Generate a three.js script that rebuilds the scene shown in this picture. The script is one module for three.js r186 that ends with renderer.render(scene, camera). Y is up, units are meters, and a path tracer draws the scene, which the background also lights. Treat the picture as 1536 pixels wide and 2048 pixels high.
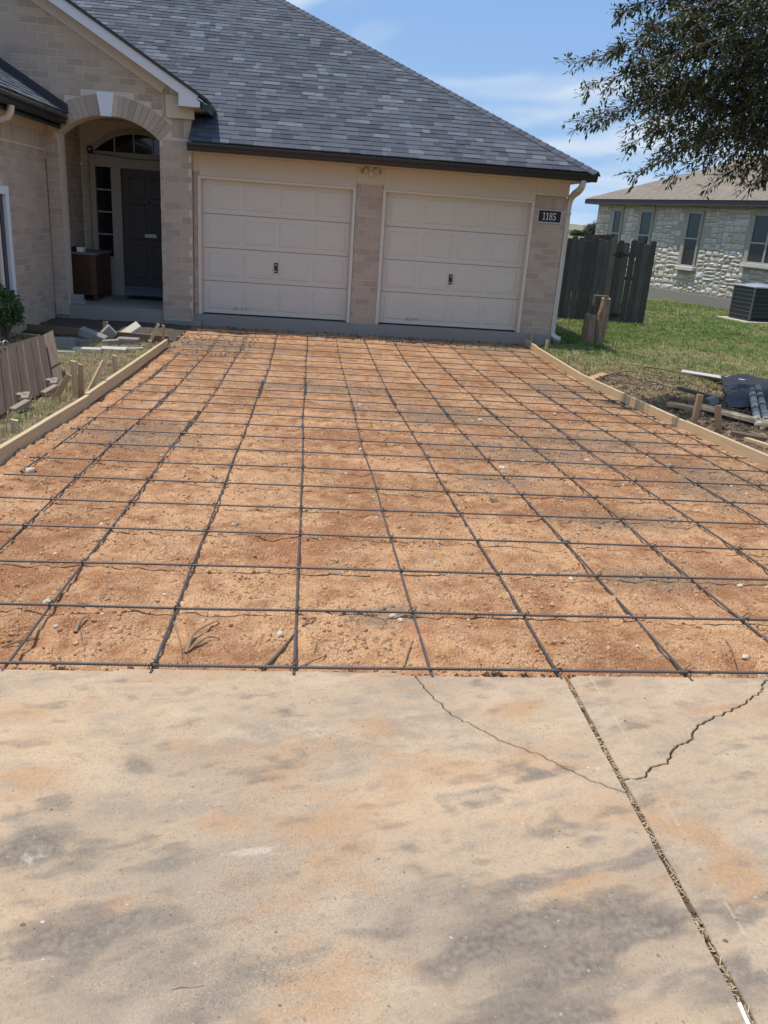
import * as THREE from 'three';
import { mergeGeometries } from 'three/addons/utils/BufferGeometryUtils.js';
import { RoundedBoxGeometry } from 'three/addons/geometries/RoundedBoxGeometry.js';
import { ImprovedNoise } from 'three/addons/math/ImprovedNoise.js';
import { FontLoader } from 'three/addons/loaders/FontLoader.js';
import { TextGeometry } from 'three/addons/geometries/TextGeometry.js';

// ---------------------------------------------------------------- camera, sky, sun, exposure
// World: x along the garage front, y up from the garage slab, z out of the garage towards the street, metres.
const FOCAL = 1640, PITCH = -0.34356, ROLL = 0.07184, YAW = -0.10846;
const CAM = new THREE.Vector3(1.7319, 1.6929, 14.1994);
const scene = new THREE.Scene();
const camera = new THREE.PerspectiveCamera(2 * Math.atan(1024 / FOCAL) * 180 / Math.PI, 768 / 1024, 0.05, 4000);
camera.position.copy(CAM);
camera.rotation.set(PITCH, YAW, ROLL, 'YXZ');
camera.updateMatrixWorld();

const SUN = new THREE.Vector3(-0.262, 0.963, -0.060).normalize();
const sun = new THREE.DirectionalLight(new THREE.Color().setRGB(1.0, 0.935, 0.84), 4.0);
sun.position.copy(SUN).multiplyScalar(60).add(new THREE.Vector3(3, 0, 4));
sun.target.position.set(3, 0, 4);
sun.castShadow = true;
sun.shadow.mapSize.set(4096, 4096);
Object.assign(sun.shadow.camera, { left: -22, right: 22, top: 22, bottom: -22, near: 1, far: 140 });
sun.shadow.bias = -0.0004;
scene.add(sun, sun.target);

const renderer = new THREE.WebGLRenderer({ antialias: true });
renderer.setSize(768, 1024);
renderer.toneMapping = THREE.LinearToneMapping;
renderer.toneMappingExposure = 1.0;
renderer.shadowMap.enabled = true;

const PN = new ImprovedNoise();
const n3 = (x, y, z = 0) => PN.noise(x, y, z);
const HP = new Uint8Array(512); { let s = 12345; const p = Array.from({ length: 256 }, (_, i) => i); for (let i = 255; i > 0; i--) { s = (Math.imul(s, 1103515245) + 12345) >>> 0; const j = (s >>> 8) % (i + 1), t = p[i]; p[i] = p[j]; p[j] = t; } for (let i = 0; i < 512; i++) HP[i] = p[i & 255]; }
const GXY = new Float64Array(32); for (let i = 0; i < 16; i++) { GXY[i * 2] = 1.35 * Math.cos(i * Math.PI / 8 + 0.2); GXY[i * 2 + 1] = 1.35 * Math.sin(i * Math.PI / 8 + 0.2); }
function g2(x, y, seed = 0) { // plane gradient noise, one field for each seed
  const X0 = Math.floor(x), Y0 = Math.floor(y), fx = x - X0, fy = y - Y0, S = Math.floor(seed * 37.7) & 255, X = X0 & 255, Y = Y0 & 255;
  const hx0 = HP[X + S & 255], hx1 = HP[X + 1 + S & 255], a = (HP[hx0 + Y] & 15) << 1, b = (HP[hx1 + Y] & 15) << 1, c = (HP[hx0 + (Y + 1 & 255)] & 15) << 1, d = (HP[hx1 + (Y + 1 & 255)] & 15) << 1;
  const u = fx * fx * fx * (fx * (fx * 6 - 15) + 10), v = fy * fy * fy * (fy * (fy * 6 - 15) + 10), gx = fx - 1, gy_ = fy - 1;
  const p = GXY[a] * fx + GXY[a + 1] * fy, q = GXY[b] * gx + GXY[b + 1] * fy, r = GXY[c] * fx + GXY[c + 1] * gy_, t = GXY[d] * gx + GXY[d + 1] * gy_, m = p + u * (q - p);
  return m + v * (r + u * (t - r) - m);
}
const fbm = (x, y, z = 0, o = 4) => { let a = 0.5, s = 0, f = 1; for (let i = 0; i < o; i++) { s += a * g2(x * f, y * f, z + i * 3.3); a *= 0.5; f *= 2.03; } return s; };
const clamp = (v, a = 0, b = 1) => Math.min(b, Math.max(a, v));
const sst = (a, b, v) => { const t = clamp((v - a) / (b - a)); return t * t * (3 - 2 * t); };
const lerp = (a, b, t) => a + (b - a) * t;
const mix3 = (a, b, t) => [lerp(a[0], b[0], t), lerp(a[1], b[1], t), lerp(a[2], b[2], t)];
function makeRng(seed) { let s = seed >>> 0; return () => { s = (s + 0x6D2B79F5) >>> 0; let t = s; t = Math.imul(t ^ (t >>> 15), t | 1); t ^= t + Math.imul(t ^ (t >>> 7), t | 61); return ((t ^ (t >>> 14)) >>> 0) / 4294967296; }; }
const R0 = makeRng(20240611);
const rr = (a, b, r = R0) => a + (b - a) * r();

{ // one sky: blue air with thin streaks of high cloud
  const W = 1600, H = 800, data = new Float32Array(W * H * 4);
  for (let j = 0; j < H; j++) {
    const el = ((j + 0.5) / H - 0.5) * Math.PI, sy = Math.sin(el), cy = Math.cos(el);
    for (let i = 0; i < W; i++) {
      const az = ((i + 0.5) / W - 0.5) * 2 * Math.PI, dx = Math.cos(az) * cy, dz = Math.sin(az) * cy;
      const h = Math.max(0, sy);
      let c = mix3([0.46, 0.68, 0.92], [0.125, 0.305, 0.74], Math.pow(clamp(h * 1.5), 0.55));
      if (sy > -0.02) {
        const k = 1 / (h + 0.16), px = dx * k, pz = dz * k;
        const wx = px + 0.5 * fbm(px * 0.9, pz * 0.9, 3.1, 3), wz = pz + 0.5 * fbm(px * 0.9, pz * 0.9, 8.7, 3);
        const u = wx * 0.86 + wz * 0.5, v = -wx * 0.5 + wz * 0.86;
        const streak = fbm(u * 0.8, v * 2.6, 1.7, 5), band = fbm(px * 0.6 + 2.3, pz * 0.85, 5.2, 3);
        const cl = sst(-0.22, 0.46, streak * 1.15 + band * 0.75 + 0.05) * 0.80;
        c = mix3(c, [0.76, 0.85, 0.95], cl);
      } else c = mix3(c, [0.30, 0.26, 0.2], sst(-0.02, -0.12, sy));
      const o = (j * W + i) * 4; data[o] = c[0]; data[o + 1] = c[1]; data[o + 2] = c[2]; data[o + 3] = 1;
    }
  }
  const t = new THREE.DataTexture(data, W, H, THREE.RGBAFormat, THREE.FloatType);
  t.mapping = THREE.EquirectangularReflectionMapping; t.magFilter = t.minFilter = THREE.LinearFilter; t.wrapS = THREE.RepeatWrapping; t.needsUpdate = true;
  scene.background = t; scene.environment = t;
}

// ---------------------------------------------------------------- pixels of the photograph to points of the place
const camR = new THREE.Matrix3().setFromMatrix4(camera.matrixWorld);
const rayOf = (u, v) => new THREE.Vector3((u - 768) / FOCAL, -(v - 1024) / FOCAL, -1).applyMatrix3(camR);
const GZ = [-60, 0, 1.0, 2.4, 2.87, 4.3, 5.7, 7.1, 9.45, 11.8, 14.2, 24, 40], GY = [-0.2, -0.2, -0.19, -0.195, -0.19, -0.15, -0.10, -0.028, 0.10, 0.235, 0.37, 0.9, 1.0];
function gy(z) { if (z <= GZ[0]) return GY[0]; for (let i = 1; i < GZ.length; i++) if (z < GZ[i]) return lerp(GY[i - 1], GY[i], (z - GZ[i - 1]) / (GZ[i] - GZ[i - 1])); return GY[GY.length - 1]; }
const onZ = (u, v, z) => { const d = rayOf(u, v); return CAM.clone().addScaledVector(d, (z - CAM.z) / d.z); };
const onX = (u, v, x) => { const d = rayOf(u, v); return CAM.clone().addScaledVector(d, (x - CAM.x) / d.x); };
const onG = (u, v, off = 0) => { const d = rayOf(u, v); let a = 0.5, b = 400; for (let i = 0; i < 60; i++) { const m = (a + b) / 2; if (CAM.y + m * d.y - gy(CAM.z + m * d.z) - off > 0) a = m; else b = m; } return CAM.clone().addScaledVector(d, a); };
const project = (p) => { const q = p.clone().project(camera); return [(q.x * 0.5 + 0.5) * 1536, (0.5 - q.y * 0.5) * 2048, q.z]; };

// ---------------------------------------------------------------- helpers: naming, parts, geometry
const taken = {};
function numbered(n) { const k = taken[n] = (taken[n] ?? -1) + 1; return k ? `${n}_${String(k).padStart(3, '0')}` : n; }
function shade(m) { m.castShadow = true; m.receiveShadow = true; return m; }
function tag(o, label, category, group) { o.userData.label = label; o.userData.category = category; if (group) o.userData.group = group; return o; }
function thing(name, label, category, pos = [0, 0, 0], group) { const o = new THREE.Group(); o.name = numbered(name); o.position.set(...pos); scene.add(o); return tag(o, label, category, group); }
function solo(name, label, category, geo, mat, pos = [0, 0, 0], group) { const m = shade(new THREE.Mesh(geo, mat)); m.name = numbered(name); m.position.set(...pos); scene.add(m); return tag(m, label, category, group); }
function part(parent, name, geo, mat, kind) { const m = shade(new THREE.Mesh(geo, mat)); m.name = name; parent.add(m); if (kind) m.userData.kind = kind; return m; }
function structure(name, geo, mat, kind = 'structure') { const m = shade(new THREE.Mesh(geo, mat)); m.name = numbered(name); m.userData.kind = kind; scene.add(m); return m; }

function metric(geo, s = 1) { // uv in metres, by the way each face points; u runs along x where it can
  const p = geo.attributes.position, n = geo.attributes.normal, uv = new Float32Array(p.count * 2);
  for (let i = 0; i < p.count; i++) {
    const ax = Math.abs(n.getX(i)), ay = Math.abs(n.getY(i)), az = Math.abs(n.getZ(i));
    let a, b; if (ay >= ax && ay >= az) { a = p.getX(i); b = p.getZ(i); } else if (az >= ax) { a = p.getX(i); b = p.getY(i); } else { a = p.getZ(i); b = p.getY(i); }
    uv[i * 2] = a * s; uv[i * 2 + 1] = b * s;
  }
  geo.setAttribute('uv', new THREE.BufferAttribute(uv, 2)); return geo;
}
function bx(x0, x1, y0, y1, z0, z1) { const g = new THREE.BoxGeometry(x1 - x0, y1 - y0, z1 - z0); g.translate((x0 + x1) / 2, (y0 + y1) / 2, (z0 + z1) / 2); return metric(g); }
function bb(w, h, d, r = 0.004) { return metric(new RoundedBoxGeometry(w, h, d, 1, r)); }
function bbx(x0, x1, y0, y1, z0, z1, r = 0.004) { const g = new RoundedBoxGeometry(x1 - x0, y1 - y0, z1 - z0, 1, Math.min(r, (x1 - x0) * .45, (y1 - y0) * .45, (z1 - z0) * .45)); g.translate((x0 + x1) / 2, (y0 + y1) / 2, (z0 + z1) / 2); return metric(g); }
const join = (list) => mergeGeometries(list.map((g) => { const h = g.index ? g.toNonIndexed() : g; for (const k of Object.keys(h.attributes)) if (!['position', 'normal', 'uv', 'color'].includes(k)) h.deleteAttribute(k); return h; }), false);
function flatGeo(pos, uv, col) { const g = new THREE.BufferGeometry(); g.setAttribute('position', new THREE.Float32BufferAttribute(pos, 3)); if (uv) g.setAttribute('uv', new THREE.Float32BufferAttribute(uv, 2)); if (col) g.setAttribute('color', new THREE.Float32BufferAttribute(col, 3)); g.computeVertexNormals(); if (!uv) metric(g); return g; }
function paint(geo, c) { const n = geo.attributes.position.count, a = new Float32Array(n * 3); for (let i = 0; i < n; i++) { a[i * 3] = c[0]; a[i * 3 + 1] = c[1]; a[i * 3 + 2] = c[2]; } geo.setAttribute('color', new THREE.BufferAttribute(a, 3)); return geo; }
const V = (x, y, z) => new THREE.Vector3(x, y, z);
function basis(o, ux, uy, uz) { return new THREE.Matrix4().makeBasis(ux, uy, uz).setPosition(o); }
function tube(pts, r, seg = 24, rad = 6, closed = false) { return new THREE.TubeGeometry(new THREE.CatmullRomCurve3(pts, closed, 'centripetal'), seg, r, rad, closed); }
function taperTube(pts, radii, rad = 6, seg = 12) { // a tube whose radius follows the list
  const c = new THREE.CatmullRomCurve3(pts, false, 'centripetal'), g = new THREE.TubeGeometry(c, seg, 1, rad, false), p = g.attributes.position, cs = [];
  for (let i = 0; i <= seg; i++) cs.push(c.getPointAt(i / seg));
  for (let i = 0; i < p.count; i++) { const k = Math.floor(i / (rad + 1)), t = k / seg * (radii.length - 1), a = Math.min(radii.length - 2, Math.floor(t)), rr_ = lerp(radii[a], radii[a + 1], t - a); p.setXYZ(i, lerp(cs[k].x, p.getX(i), rr_), lerp(cs[k].y, p.getY(i), rr_), lerp(cs[k].z, p.getZ(i), rr_)); }
  g.computeVertexNormals(); return g;
}
function slabFrom(bl, br, tr, tl, t) { // a board given by the four corners of its face and its thickness behind it
  const n = br.clone().sub(bl).cross(tl.clone().sub(bl)).normalize().multiplyScalar(-t);
  const f = [bl, br, tr, tl], b = f.map((p) => p.clone().add(n)), pos = [], uv = [];
  const w = bl.distanceTo(br), h = bl.distanceTo(tl);
  const q = (a, c, d, e, W, H) => { for (const [v, s, k] of [[a, 0, 0], [c, W, 0], [d, W, H], [a, 0, 0], [d, W, H], [e, 0, H]]) { pos.push(v.x, v.y, v.z); uv.push(k, s); } };
  q(f[0], f[1], f[2], f[3], w, h); q(b[1], b[0], b[3], b[2], w, h); q(f[3], f[2], b[2], b[3], w, t); q(b[0], b[1], f[1], f[0], w, t); q(f[1], b[1], b[2], f[2], t, h); q(b[0], f[0], f[3], b[3], t, h);
  return flatGeo(pos, uv);
}
function rock(rx, ry, rz, seed, detail = 1, rough = 0.28) {
  const g = new THREE.IcosahedronGeometry(1, detail), p = g.attributes.position;
  for (let i = 0; i < p.count; i++) { const x = p.getX(i), y = p.getY(i), z = p.getZ(i), k = 1 + rough * n3(x * 1.3 + seed, y * 1.3 + seed * 1.7, z * 1.3) + 0.5 * rough * n3(x * 3 + seed, y * 3, z * 3 + seed); p.setXYZ(i, x * k * rx, y * k * ry, z * k * rz); }
  g.computeVertexNormals(); return metric(g);
}

// ---------------------------------------------------------------- textures of what surfaces are made of
const enc = (v) => { v = clamp(v); return Math.round(255 * (v <= 0.0031308 ? v * 12.92 : 1.055 * Math.pow(v, 1 / 2.4) - 0.055)); };
function texColor(w, h, f) { const d = new Uint8Array(w * h * 4); for (let j = 0; j < h; j++) for (let i = 0; i < w; i++) { const c = f(i, j), o = (j * w + i) * 4; d[o] = enc(c[0]); d[o + 1] = enc(c[1]); d[o + 2] = enc(c[2]); d[o + 3] = 255; } return finish(new THREE.DataTexture(d, w, h), true); }
function texGrey(w, h, f) { const d = new Uint8Array(w * h * 4); for (let j = 0; j < h; j++) for (let i = 0; i < w; i++) { const c = Math.round(255 * clamp(f(i, j))), o = (j * w + i) * 4; d[o] = d[o + 1] = d[o + 2] = c; d[o + 3] = 255; } return finish(new THREE.DataTexture(d, w, h), false); }
function finish(t, srgb) { t.wrapS = t.wrapT = THREE.RepeatWrapping; t.magFilter = THREE.LinearFilter; t.minFilter = THREE.LinearMipmapLinearFilter; t.generateMipmaps = true; if (srgb) t.colorSpace = THREE.SRGBColorSpace; t.needsUpdate = true; return t; }
function rep(t, u, v = u) { const c = t.clone(); c.repeat.set(u, v); c.needsUpdate = true; return c; }
const tile = (f, i, j, w, h) => { // makes a noise repeat without a seam
  const a = i / w, b = j / h, s = (t) => t * t * (3 - 2 * t), k = s(clamp((a - 0.75) / 0.25)), l = s(clamp((b - 0.75) / 0.25));
  return lerp(lerp(f(a, b), f(a - 1, b), k), lerp(f(a, b - 1), f(a - 1, b - 1), k), l);
};
const T = {};
T.grain = texGrey(512, 512, (i, j) => tile((a, b) => 0.5 + 0.6 * fbm(a * 40, b * 40, 2, 4), i, j, 512, 512));
T.soft = texGrey(256, 256, (i, j) => tile((a, b) => 0.5 + 0.7 * fbm(a * 6, b * 6, 9, 4), i, j, 256, 256));
const woodTex = (c0, c1, seed, knots) => texColor(512, 256, (i, j) => {
  const t = tile((a, b) => 0.5 + 0.55 * fbm(a * 3.2, b * 34, seed, 3) + 0.35 * fbm(a * 1.5, b * 9, seed + 4, 2), i, j, 512, 256);
  let c = mix3(c0, c1, clamp(t));
  if (knots) for (const [kx, ky, kr] of knots) { const d = Math.hypot((i / 512 - kx) * 1.6, j / 256 - ky) / kr; c = mix3(c, [c1[0] * 0.35, c1[1] * 0.28, c1[2] * 0.22], 1 - sst(0.5, 1.0, d)); }
  return c;
});
T.pine = woodTex([0.68, 0.535, 0.33], [0.44, 0.30, 0.15], 11, [[0.3, 0.4, 0.045], [0.72, 0.8, 0.035], [0.55, 0.15, 0.03]]);
T.pineDark = woodTex([0.50, 0.33, 0.17], [0.38, 0.22, 0.10], 15, [[0.5, 0.6, 0.03]]);
T.weathered = woodTex([0.185, 0.155, 0.122], [0.062, 0.050, 0.039], 21, null);
T.brownWood = woodTex([0.205, 0.140, 0.088], [0.060, 0.038, 0.025], 25, null);
T.cabinet = woodTex([0.125, 0.050, 0.022], [0.040, 0.017, 0.010], 29, null);
T.bark = woodTex([0.30, 0.235, 0.17], [0.12, 0.085, 0.06], 33, null);
T.shingle = texGrey(256, 256, (i, j) => 0.5 + 0.5 * (R0() - 0.5) + 0.3 * fbm(i / 6, j / 6, 3, 2));

const std = (o) => { const m = new THREE.MeshStandardMaterial({ roughness: 0.9, metalness: 0, ...o }); return m; };
const rgb = (r, g, b) => new THREE.Color().setRGB(r, g, b);
const M = {
  pine: std({ map: rep(T.pine, 1 / 1.2, 1 / 0.35), bumpMap: rep(T.grain, 2, 8), bumpScale: 0.001, roughness: 0.8 }),
  pineDark: std({ map: rep(T.pineDark, 1 / 1.0, 1 / 0.3), roughness: 0.8 }),
  weathered: std({ map: rep(T.weathered, 1 / 1.1, 1 / 0.4), bumpMap: rep(T.weathered, 1 / 1.1, 1 / 0.4), bumpScale: 0.004, roughness: 0.95 }),
  brownWood: std({ map: rep(T.brownWood, 1 / 0.9, 1 / 0.5), bumpMap: rep(T.brownWood, 1 / 0.9, 1 / 0.5), bumpScale: 0.003, roughness: 0.72 }),
  cabinet: std({ map: rep(T.cabinet, 1 / 0.8, 1 / 0.6), roughness: 0.5 }),
  bark: std({ map: rep(T.bark, 1 / 0.5, 1 / 0.4), bumpMap: rep(T.bark, 1 / 0.5, 1 / 0.4), bumpScale: 0.02 }),
  mortar: std({ color: rgb(0.68, 0.58, 0.455), bumpMap: rep(T.grain, 4), bumpScale: 0.003 }),
  tan: std({ color: rgb(0.60, 0.515, 0.395), bumpMap: rep(T.grain, 2), bumpScale: 0.001, roughness: 0.6 }),
  cream: std({ color: rgb(0.66, 0.60, 0.50), roughness: 0.55 }),
  rakeWhite: std({ color: rgb(0.74, 0.71, 0.69), roughness: 0.5 }),
  whitePaint: std({ color: rgb(0.80, 0.80, 0.79), roughness: 0.45 }),
  garage: std({ color: rgb(0.655, 0.585, 0.475), roughness: 0.5, bumpMap: rep(T.soft, 1.5), bumpScale: 0.0015 }),
  gutter: std({ color: rgb(0.030, 0.028, 0.028), roughness: 0.38, metalness: 0.1 }),
  flashing: std({ color: rgb(0.032, 0.031, 0.036), roughness: 0.5 }),
  concreteOld: std({ color: rgb(0.34, 0.31, 0.27), bumpMap: rep(T.grain, 2.5), bumpScale: 0.006 }),
  slabDirty: std({ color: rgb(0.34, 0.30, 0.25), bumpMap: rep(T.grain, 2.5), bumpScale: 0.008 }),
  black: std({ color: rgb(0.012, 0.012, 0.014), roughness: 0.45 }),
  rebar: std({ color: rgb(0.15, 0.135, 0.125), roughness: 0.55, metalness: 0.6, bumpMap: rep(T.grain, 6), bumpScale: 0.0006 }),
  wire: std({ color: rgb(0.06, 0.055, 0.05), roughness: 0.5, metalness: 0.7 }),
  glass: std({ color: rgb(0.012, 0.014, 0.018), roughness: 0.05, metalness: 0.0 }),
};

// ---------------------------------------------------------------- the ground
const XL = -0.15, XR = 5.42, ZF = 11.79;                 // inner faces of the forms, front edge of the old slab
function axis(lo, hi, near0, near1, step) { const a = []; for (let v = near0; v <= near1 + 1e-6; v += step) a.push(v); let s = step, v = near1; while (v < hi) { s *= 1.35; v += s; a.push(Math.min(v, hi)); } s = step; v = near0; while (v > lo) { s *= 1.35; v -= s; a.unshift(Math.max(v, lo)); } return a; }
function gridGeo(xs, zs, f, uvs = 1) {
  const pos = [], uv = [], idx = [], W = xs.length;
  for (const z of zs) for (const x of xs) { pos.push(x, f(x, z), z); uv.push(x * uvs, z * uvs); }
  for (let j = 0; j < zs.length - 1; j++) for (let i = 0; i < W - 1; i++) { const a = j * W + i; idx.push(a, a + W, a + 1, a + 1, a + W, a + W + 1); }
  const g = new THREE.BufferGeometry(); g.setAttribute('position', new THREE.Float32BufferAttribute(pos, 3)); g.setAttribute('uv', new THREE.Float32BufferAttribute(uv, 2)); g.setIndex(idx); g.computeVertexNormals(); return g;
}
const inPit = (x, z) => x > XL - 0.03 && x < XR + 0.03 && z > 0.1 && z < 26;
function lawnY(x, z) {
  let y = gy(z);
  if (x > XR) { const m = sst(5.5, 5.9, x) * (1 - sst(7.4, 8.2, x)) * sst(2.6, 3.6, z) * (1 - sst(6.2, 7.6, z)); y += m * (0.06 + 0.05 * n3(x * 3, z * 3, 1)); }
  if (Math.abs(x) < 40 && Math.abs(z) < 40) y += 0.012 * fbm(x * 1.7, z * 1.7, 4, 3);
  if (z < -40) y += 0.011 * (-40 - z) * 0.2;
  if (inPit(x, z)) y -= 0.11;
  return y;
}
const lawnTex = texColor(1024, 1024, (i, j) => {           // 24 m of lawn: thatch, dry patches, soil where it was dug up
  const x = -6 + i / 1024 * 24, z = -12 + j / 1024 * 24;
  const d = fbm(x * 0.55, z * 0.55, 2, 4) + 0.55 * fbm(x * 2.4, z * 2.4, 7, 3), f = fbm(x * 14, z * 14, 3, 3);
  let c = mix3([0.115, 0.15, 0.036], [0.27, 0.225, 0.10], sst(-0.05, 0.5, d + 0.3 * f + 0.02));
  const dry = x < 0 ? sst(1.2, 2.2, z) * 0.75 : sst(1.9, 3.0, z + 0.6 * d) * (1 - sst(6.9, 8.4, x + d)) * 0.9 + 0.8 * (1 - sst(0.15, 0.8, x - XR + 0.8 * d));
  c = mix3(c, mix3([0.30, 0.185, 0.10], [0.20, 0.14, 0.085], clamp(0.5 + f * 1.6)), clamp(dry + f * 0.6));
  return c;
});
{ const t = lawnTex; t.repeat.set(1 / 24, 1 / 24); t.offset.set(6 / 24, 12 / 24); M.lawn = std({ map: t, bumpMap: rep(T.grain, 3), bumpScale: 0.02, roughness: 1 }); }
structure('lawn', gridGeo(axis(-1400, 1400, -7, 17, 0.2), axis(-1400, 600, -14, 16, 0.2), lawnY), M.lawn);

// bare clay inside the forms
const greyZones = [[900, 830, .9, .55], [1060, 905, .8, .5], [1190, 880, .7, .5], [640, 775, .9, .3], [1010, 965, .45, .25], [1310, 815, .5, .9], [1110, 780, .6, .8], [430, 690, 1.2, .45], [300, 690, .5, .6], [1430, 960, .5, .8], [790, 1235, .18, .1], [1230, 1040, .5, .2], [270, 870, .5, .5], [1340, 1160, .4, .15], [1000, 700, .8, .8]]
  .map(([u, v, a, b]) => { const p = onG(u, v); return [p.x, p.z, a, b]; });
const greyAt = (x, z) => { let m = 9; for (const [cx, cz, a, b] of greyZones) m = Math.min(m, ((x - cx) / a) ** 2 + ((z - cz) / b) ** 2); return m > 5 ? 0 : 1 - sst(0.1, 1.7, Math.sqrt(m) + 0.9 * fbm(x * 2.6, z * 2.6, 5, 4)); };
const prints = []; { const R = makeRng(606); for (let i = 0; i < 70; i++) prints.push([rr(0, 5.3, R), rr(6.5, 11.5, R), rr(-0.6, 0.6, R), rr(0.006, 0.014, R)]); }
function soilY(x, z) {
  const near = sst(3, 9, z);
  let y = gy(z) + 0.020 * fbm(x * 1.1, z * 1.1, 1, 3) + 0.018 * fbm(x * 4.2, z * 4.2, 2, 3) + (0.012 + 0.012 * near) * fbm(x * 12, z * 12, 6, 4);
  const l = g2(x * 30, z * 30, 4), l2 = g2(x * 11, z * 11, 14); y += near * (0.010 * Math.max(0, l - 0.15) * sst(-0.1, 0.4, l2) * 2 + 0.016 * Math.max(0, l2 - 0.32));
  const t = g2(x * 2.2 + 5, z * 2.2, 8); y -= 0.016 * sst(0.25, 0.55, t);
  if (z > 6) for (const [px, pz, t, dp] of prints) { const dx = x - px, dz = z - pz; if (dx * dx + dz * dz < 0.04) { const p = (dx * Math.cos(t) - dz * Math.sin(t)) / 0.052, q = (dx * Math.sin(t) + dz * Math.cos(t)) / 0.14, r = Math.hypot(p, q); y += -dp * (1 - sst(0.7, 1.0, r)) + 0.5 * dp * sst(0.8, 1.05, r) * (1 - sst(1.05, 1.35, r)); } }
  if (z > 11.3) y -= 0.012 * sst(11.45, 11.75, z);
  return y;
}
const soilTex = texColor(2048, 2048, (i, j) => {
  const x = -0.4 + i / 2048 * 6, z = j / 2048 * 12;
  const a = fbm(x * 1.2, z * 1.2, 3, 3), b = fbm(x * 7, z * 7, 6, 4), c2 = g2(x * 45, z * 45, 2), c3 = g2(x * 120, z * 120, 9);
  const cr = g2(x * 24 + b, z * 24, 17), c1 = g2(x * 19, z * 19, 23), crumb = sst(0.0, 0.45, fbm(x * 2.9, z * 2.9, 12, 3) + 0.12);
  let c = mix3([0.36, 0.178, 0.080], [0.64, 0.40, 0.215], clamp(0.50 + a * 1.2 + b * 1.5 + c1 * 0.25 + c2 * 0.2 * crumb));
  c = mix3(c, [0.17, 0.088, 0.045], 0.55 * crumb * (1 - sst(0.02, 0.13, Math.abs(cr))) * sst(-0.2, 0.3, c2 + b));
  c = mix3(c, [0.52, 0.235, 0.115], 0.5 * sst(0.10, 0.5, fbm(x * 2.1, z * 2.1, 12, 3)));
  const g = greyAt(x, z), mottle = sst(-0.4, 0.35, b + 0.45 * c2 + (g - 0.5) * 0.7);
  c = mix3(c, mix3([0.22, 0.155, 0.10], [0.40, 0.295, 0.19], clamp(0.5 + c2 * 0.9)), g * (0.25 + 0.6 * mottle));
  c = mix3(c, [0.15, 0.085, 0.045], 0.66 * sst(0.30, 0.56, c2 * 0.75 + b * 0.75 + g * 0.16 + 0.14 * crumb));
  c = mix3(c, [0.70, 0.53, 0.35], 0.5 * sst(0.42, 0.7, c3 + 0.3 * c2));
  const k = 1 + 0.20 * c3 + 0.14 * c2; return [c[0] * 0.97 * k, c[1] * 0.90 * k, c[2] * 0.84 * k];
});
soilTex.repeat.set(1 / 6, 1 / 12); soilTex.offset.set(0.4 / 6, 0);
M.soil = std({ map: soilTex, bumpMap: rep(T.grain, 2.2), bumpScale: 0.02, roughness: 1 });
{ const xs = [], zs = []; for (let x = XL - 0.02; x <= XR + 0.021; x += 0.0185) xs.push(x); let z = 0.02; while (z < ZF + 0.03) { zs.push(z); z += lerp(0.034, 0.0125, sst(1, 10, z)); } zs.push(ZF + 0.03);
  structure('clay_bed', gridGeo(xs, zs, soilY), M.soil); }
{ // shaded soil of the bed along the porch
  const xs = [], zs = []; for (let x = -2.31; x <= XL + 0.001; x += 0.03) xs.push(x); for (let z = 0.2; z <= 2.06; z += 0.03) zs.push(z);
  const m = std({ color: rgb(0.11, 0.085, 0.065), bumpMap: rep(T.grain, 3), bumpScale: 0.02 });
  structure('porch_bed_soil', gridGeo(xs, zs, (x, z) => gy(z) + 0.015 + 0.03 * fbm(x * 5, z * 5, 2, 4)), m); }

// old concrete of the drive, broken by a joint and two cracks
const slabTop = (z) => 0.235 + 0.05625 * (z - 11.8) + 0.012;
const G2 = (u, v) => { const p = onG(u, v, 0.012); return [p.x, p.z]; };
function rough(path, step, amp, seed) { const out = []; for (let i = 0; i < path.length - 1; i++) { const [a, b] = path[i], [c, d] = path[i + 1], n = Math.max(1, Math.round(Math.hypot(c - a, d - b) / step)); for (let k = 0; k < n; k++) { const t = k / n, x = lerp(a, c, t), z = lerp(b, d, t), e = i + k ? 1 : 0; out.push([x + e * amp * n3(x * 42, z * 42, seed) * 1.7, z + e * amp * n3(x * 42, z * 42, seed + 9) * 1.7]); } } out.push(path[path.length - 1]); return out; }
const crackA = rough([[830, 1352], [850, 1380], [905, 1432], [965, 1462], [1000, 1482], [1060, 1503], [1110, 1526], [1150, 1548], [1200, 1568], [1246, 1588]].map((p) => G2(...p)), 0.012, 0.006, 3);
const crackB = rough([[1252, 1561], [1282, 1557], [1306, 1536], [1336, 1530], [1344, 1500], [1378, 1484], [1398, 1452], [1425, 1438], [1462, 1422], [1500, 1400], [1524, 1384], [1524, 1370], [1540, 1352]].map((p) => G2(...p)), 0.012, 0.008, 7);
const jointX = (z) => lerp(2.664, 2.608, (z - 11.8) / 1.34);
const frontZ = (x) => ZF + 0.006 * n3(x * 9, 2) + 0.004 * n3(x * 31, 5) + (x < 1.15 ? 0.016 : 0) + 0.018 * (x > 2.1 && x < 2.7 ? 1 : 0);
const edge = (x0, x1) => { const a = [], n = Math.max(2, Math.round(Math.abs(x1 - x0) / 0.03)); for (let i = 0; i <= n; i++) { const x = lerp(x0, x1, i / n); a.push([x, frontZ(x)]); } return a; };
const jl = (z0, z1, o) => { const a = [], n = Math.max(2, Math.round(Math.abs(z1 - z0) / 0.04)); for (let i = 0; i <= n; i++) { const z = lerp(z0, z1, i / n); a.push([jointX(z) + o * (0.0078 + 0.0035 * n3(z * 14, o * 3)), z]); } return a; };
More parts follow.
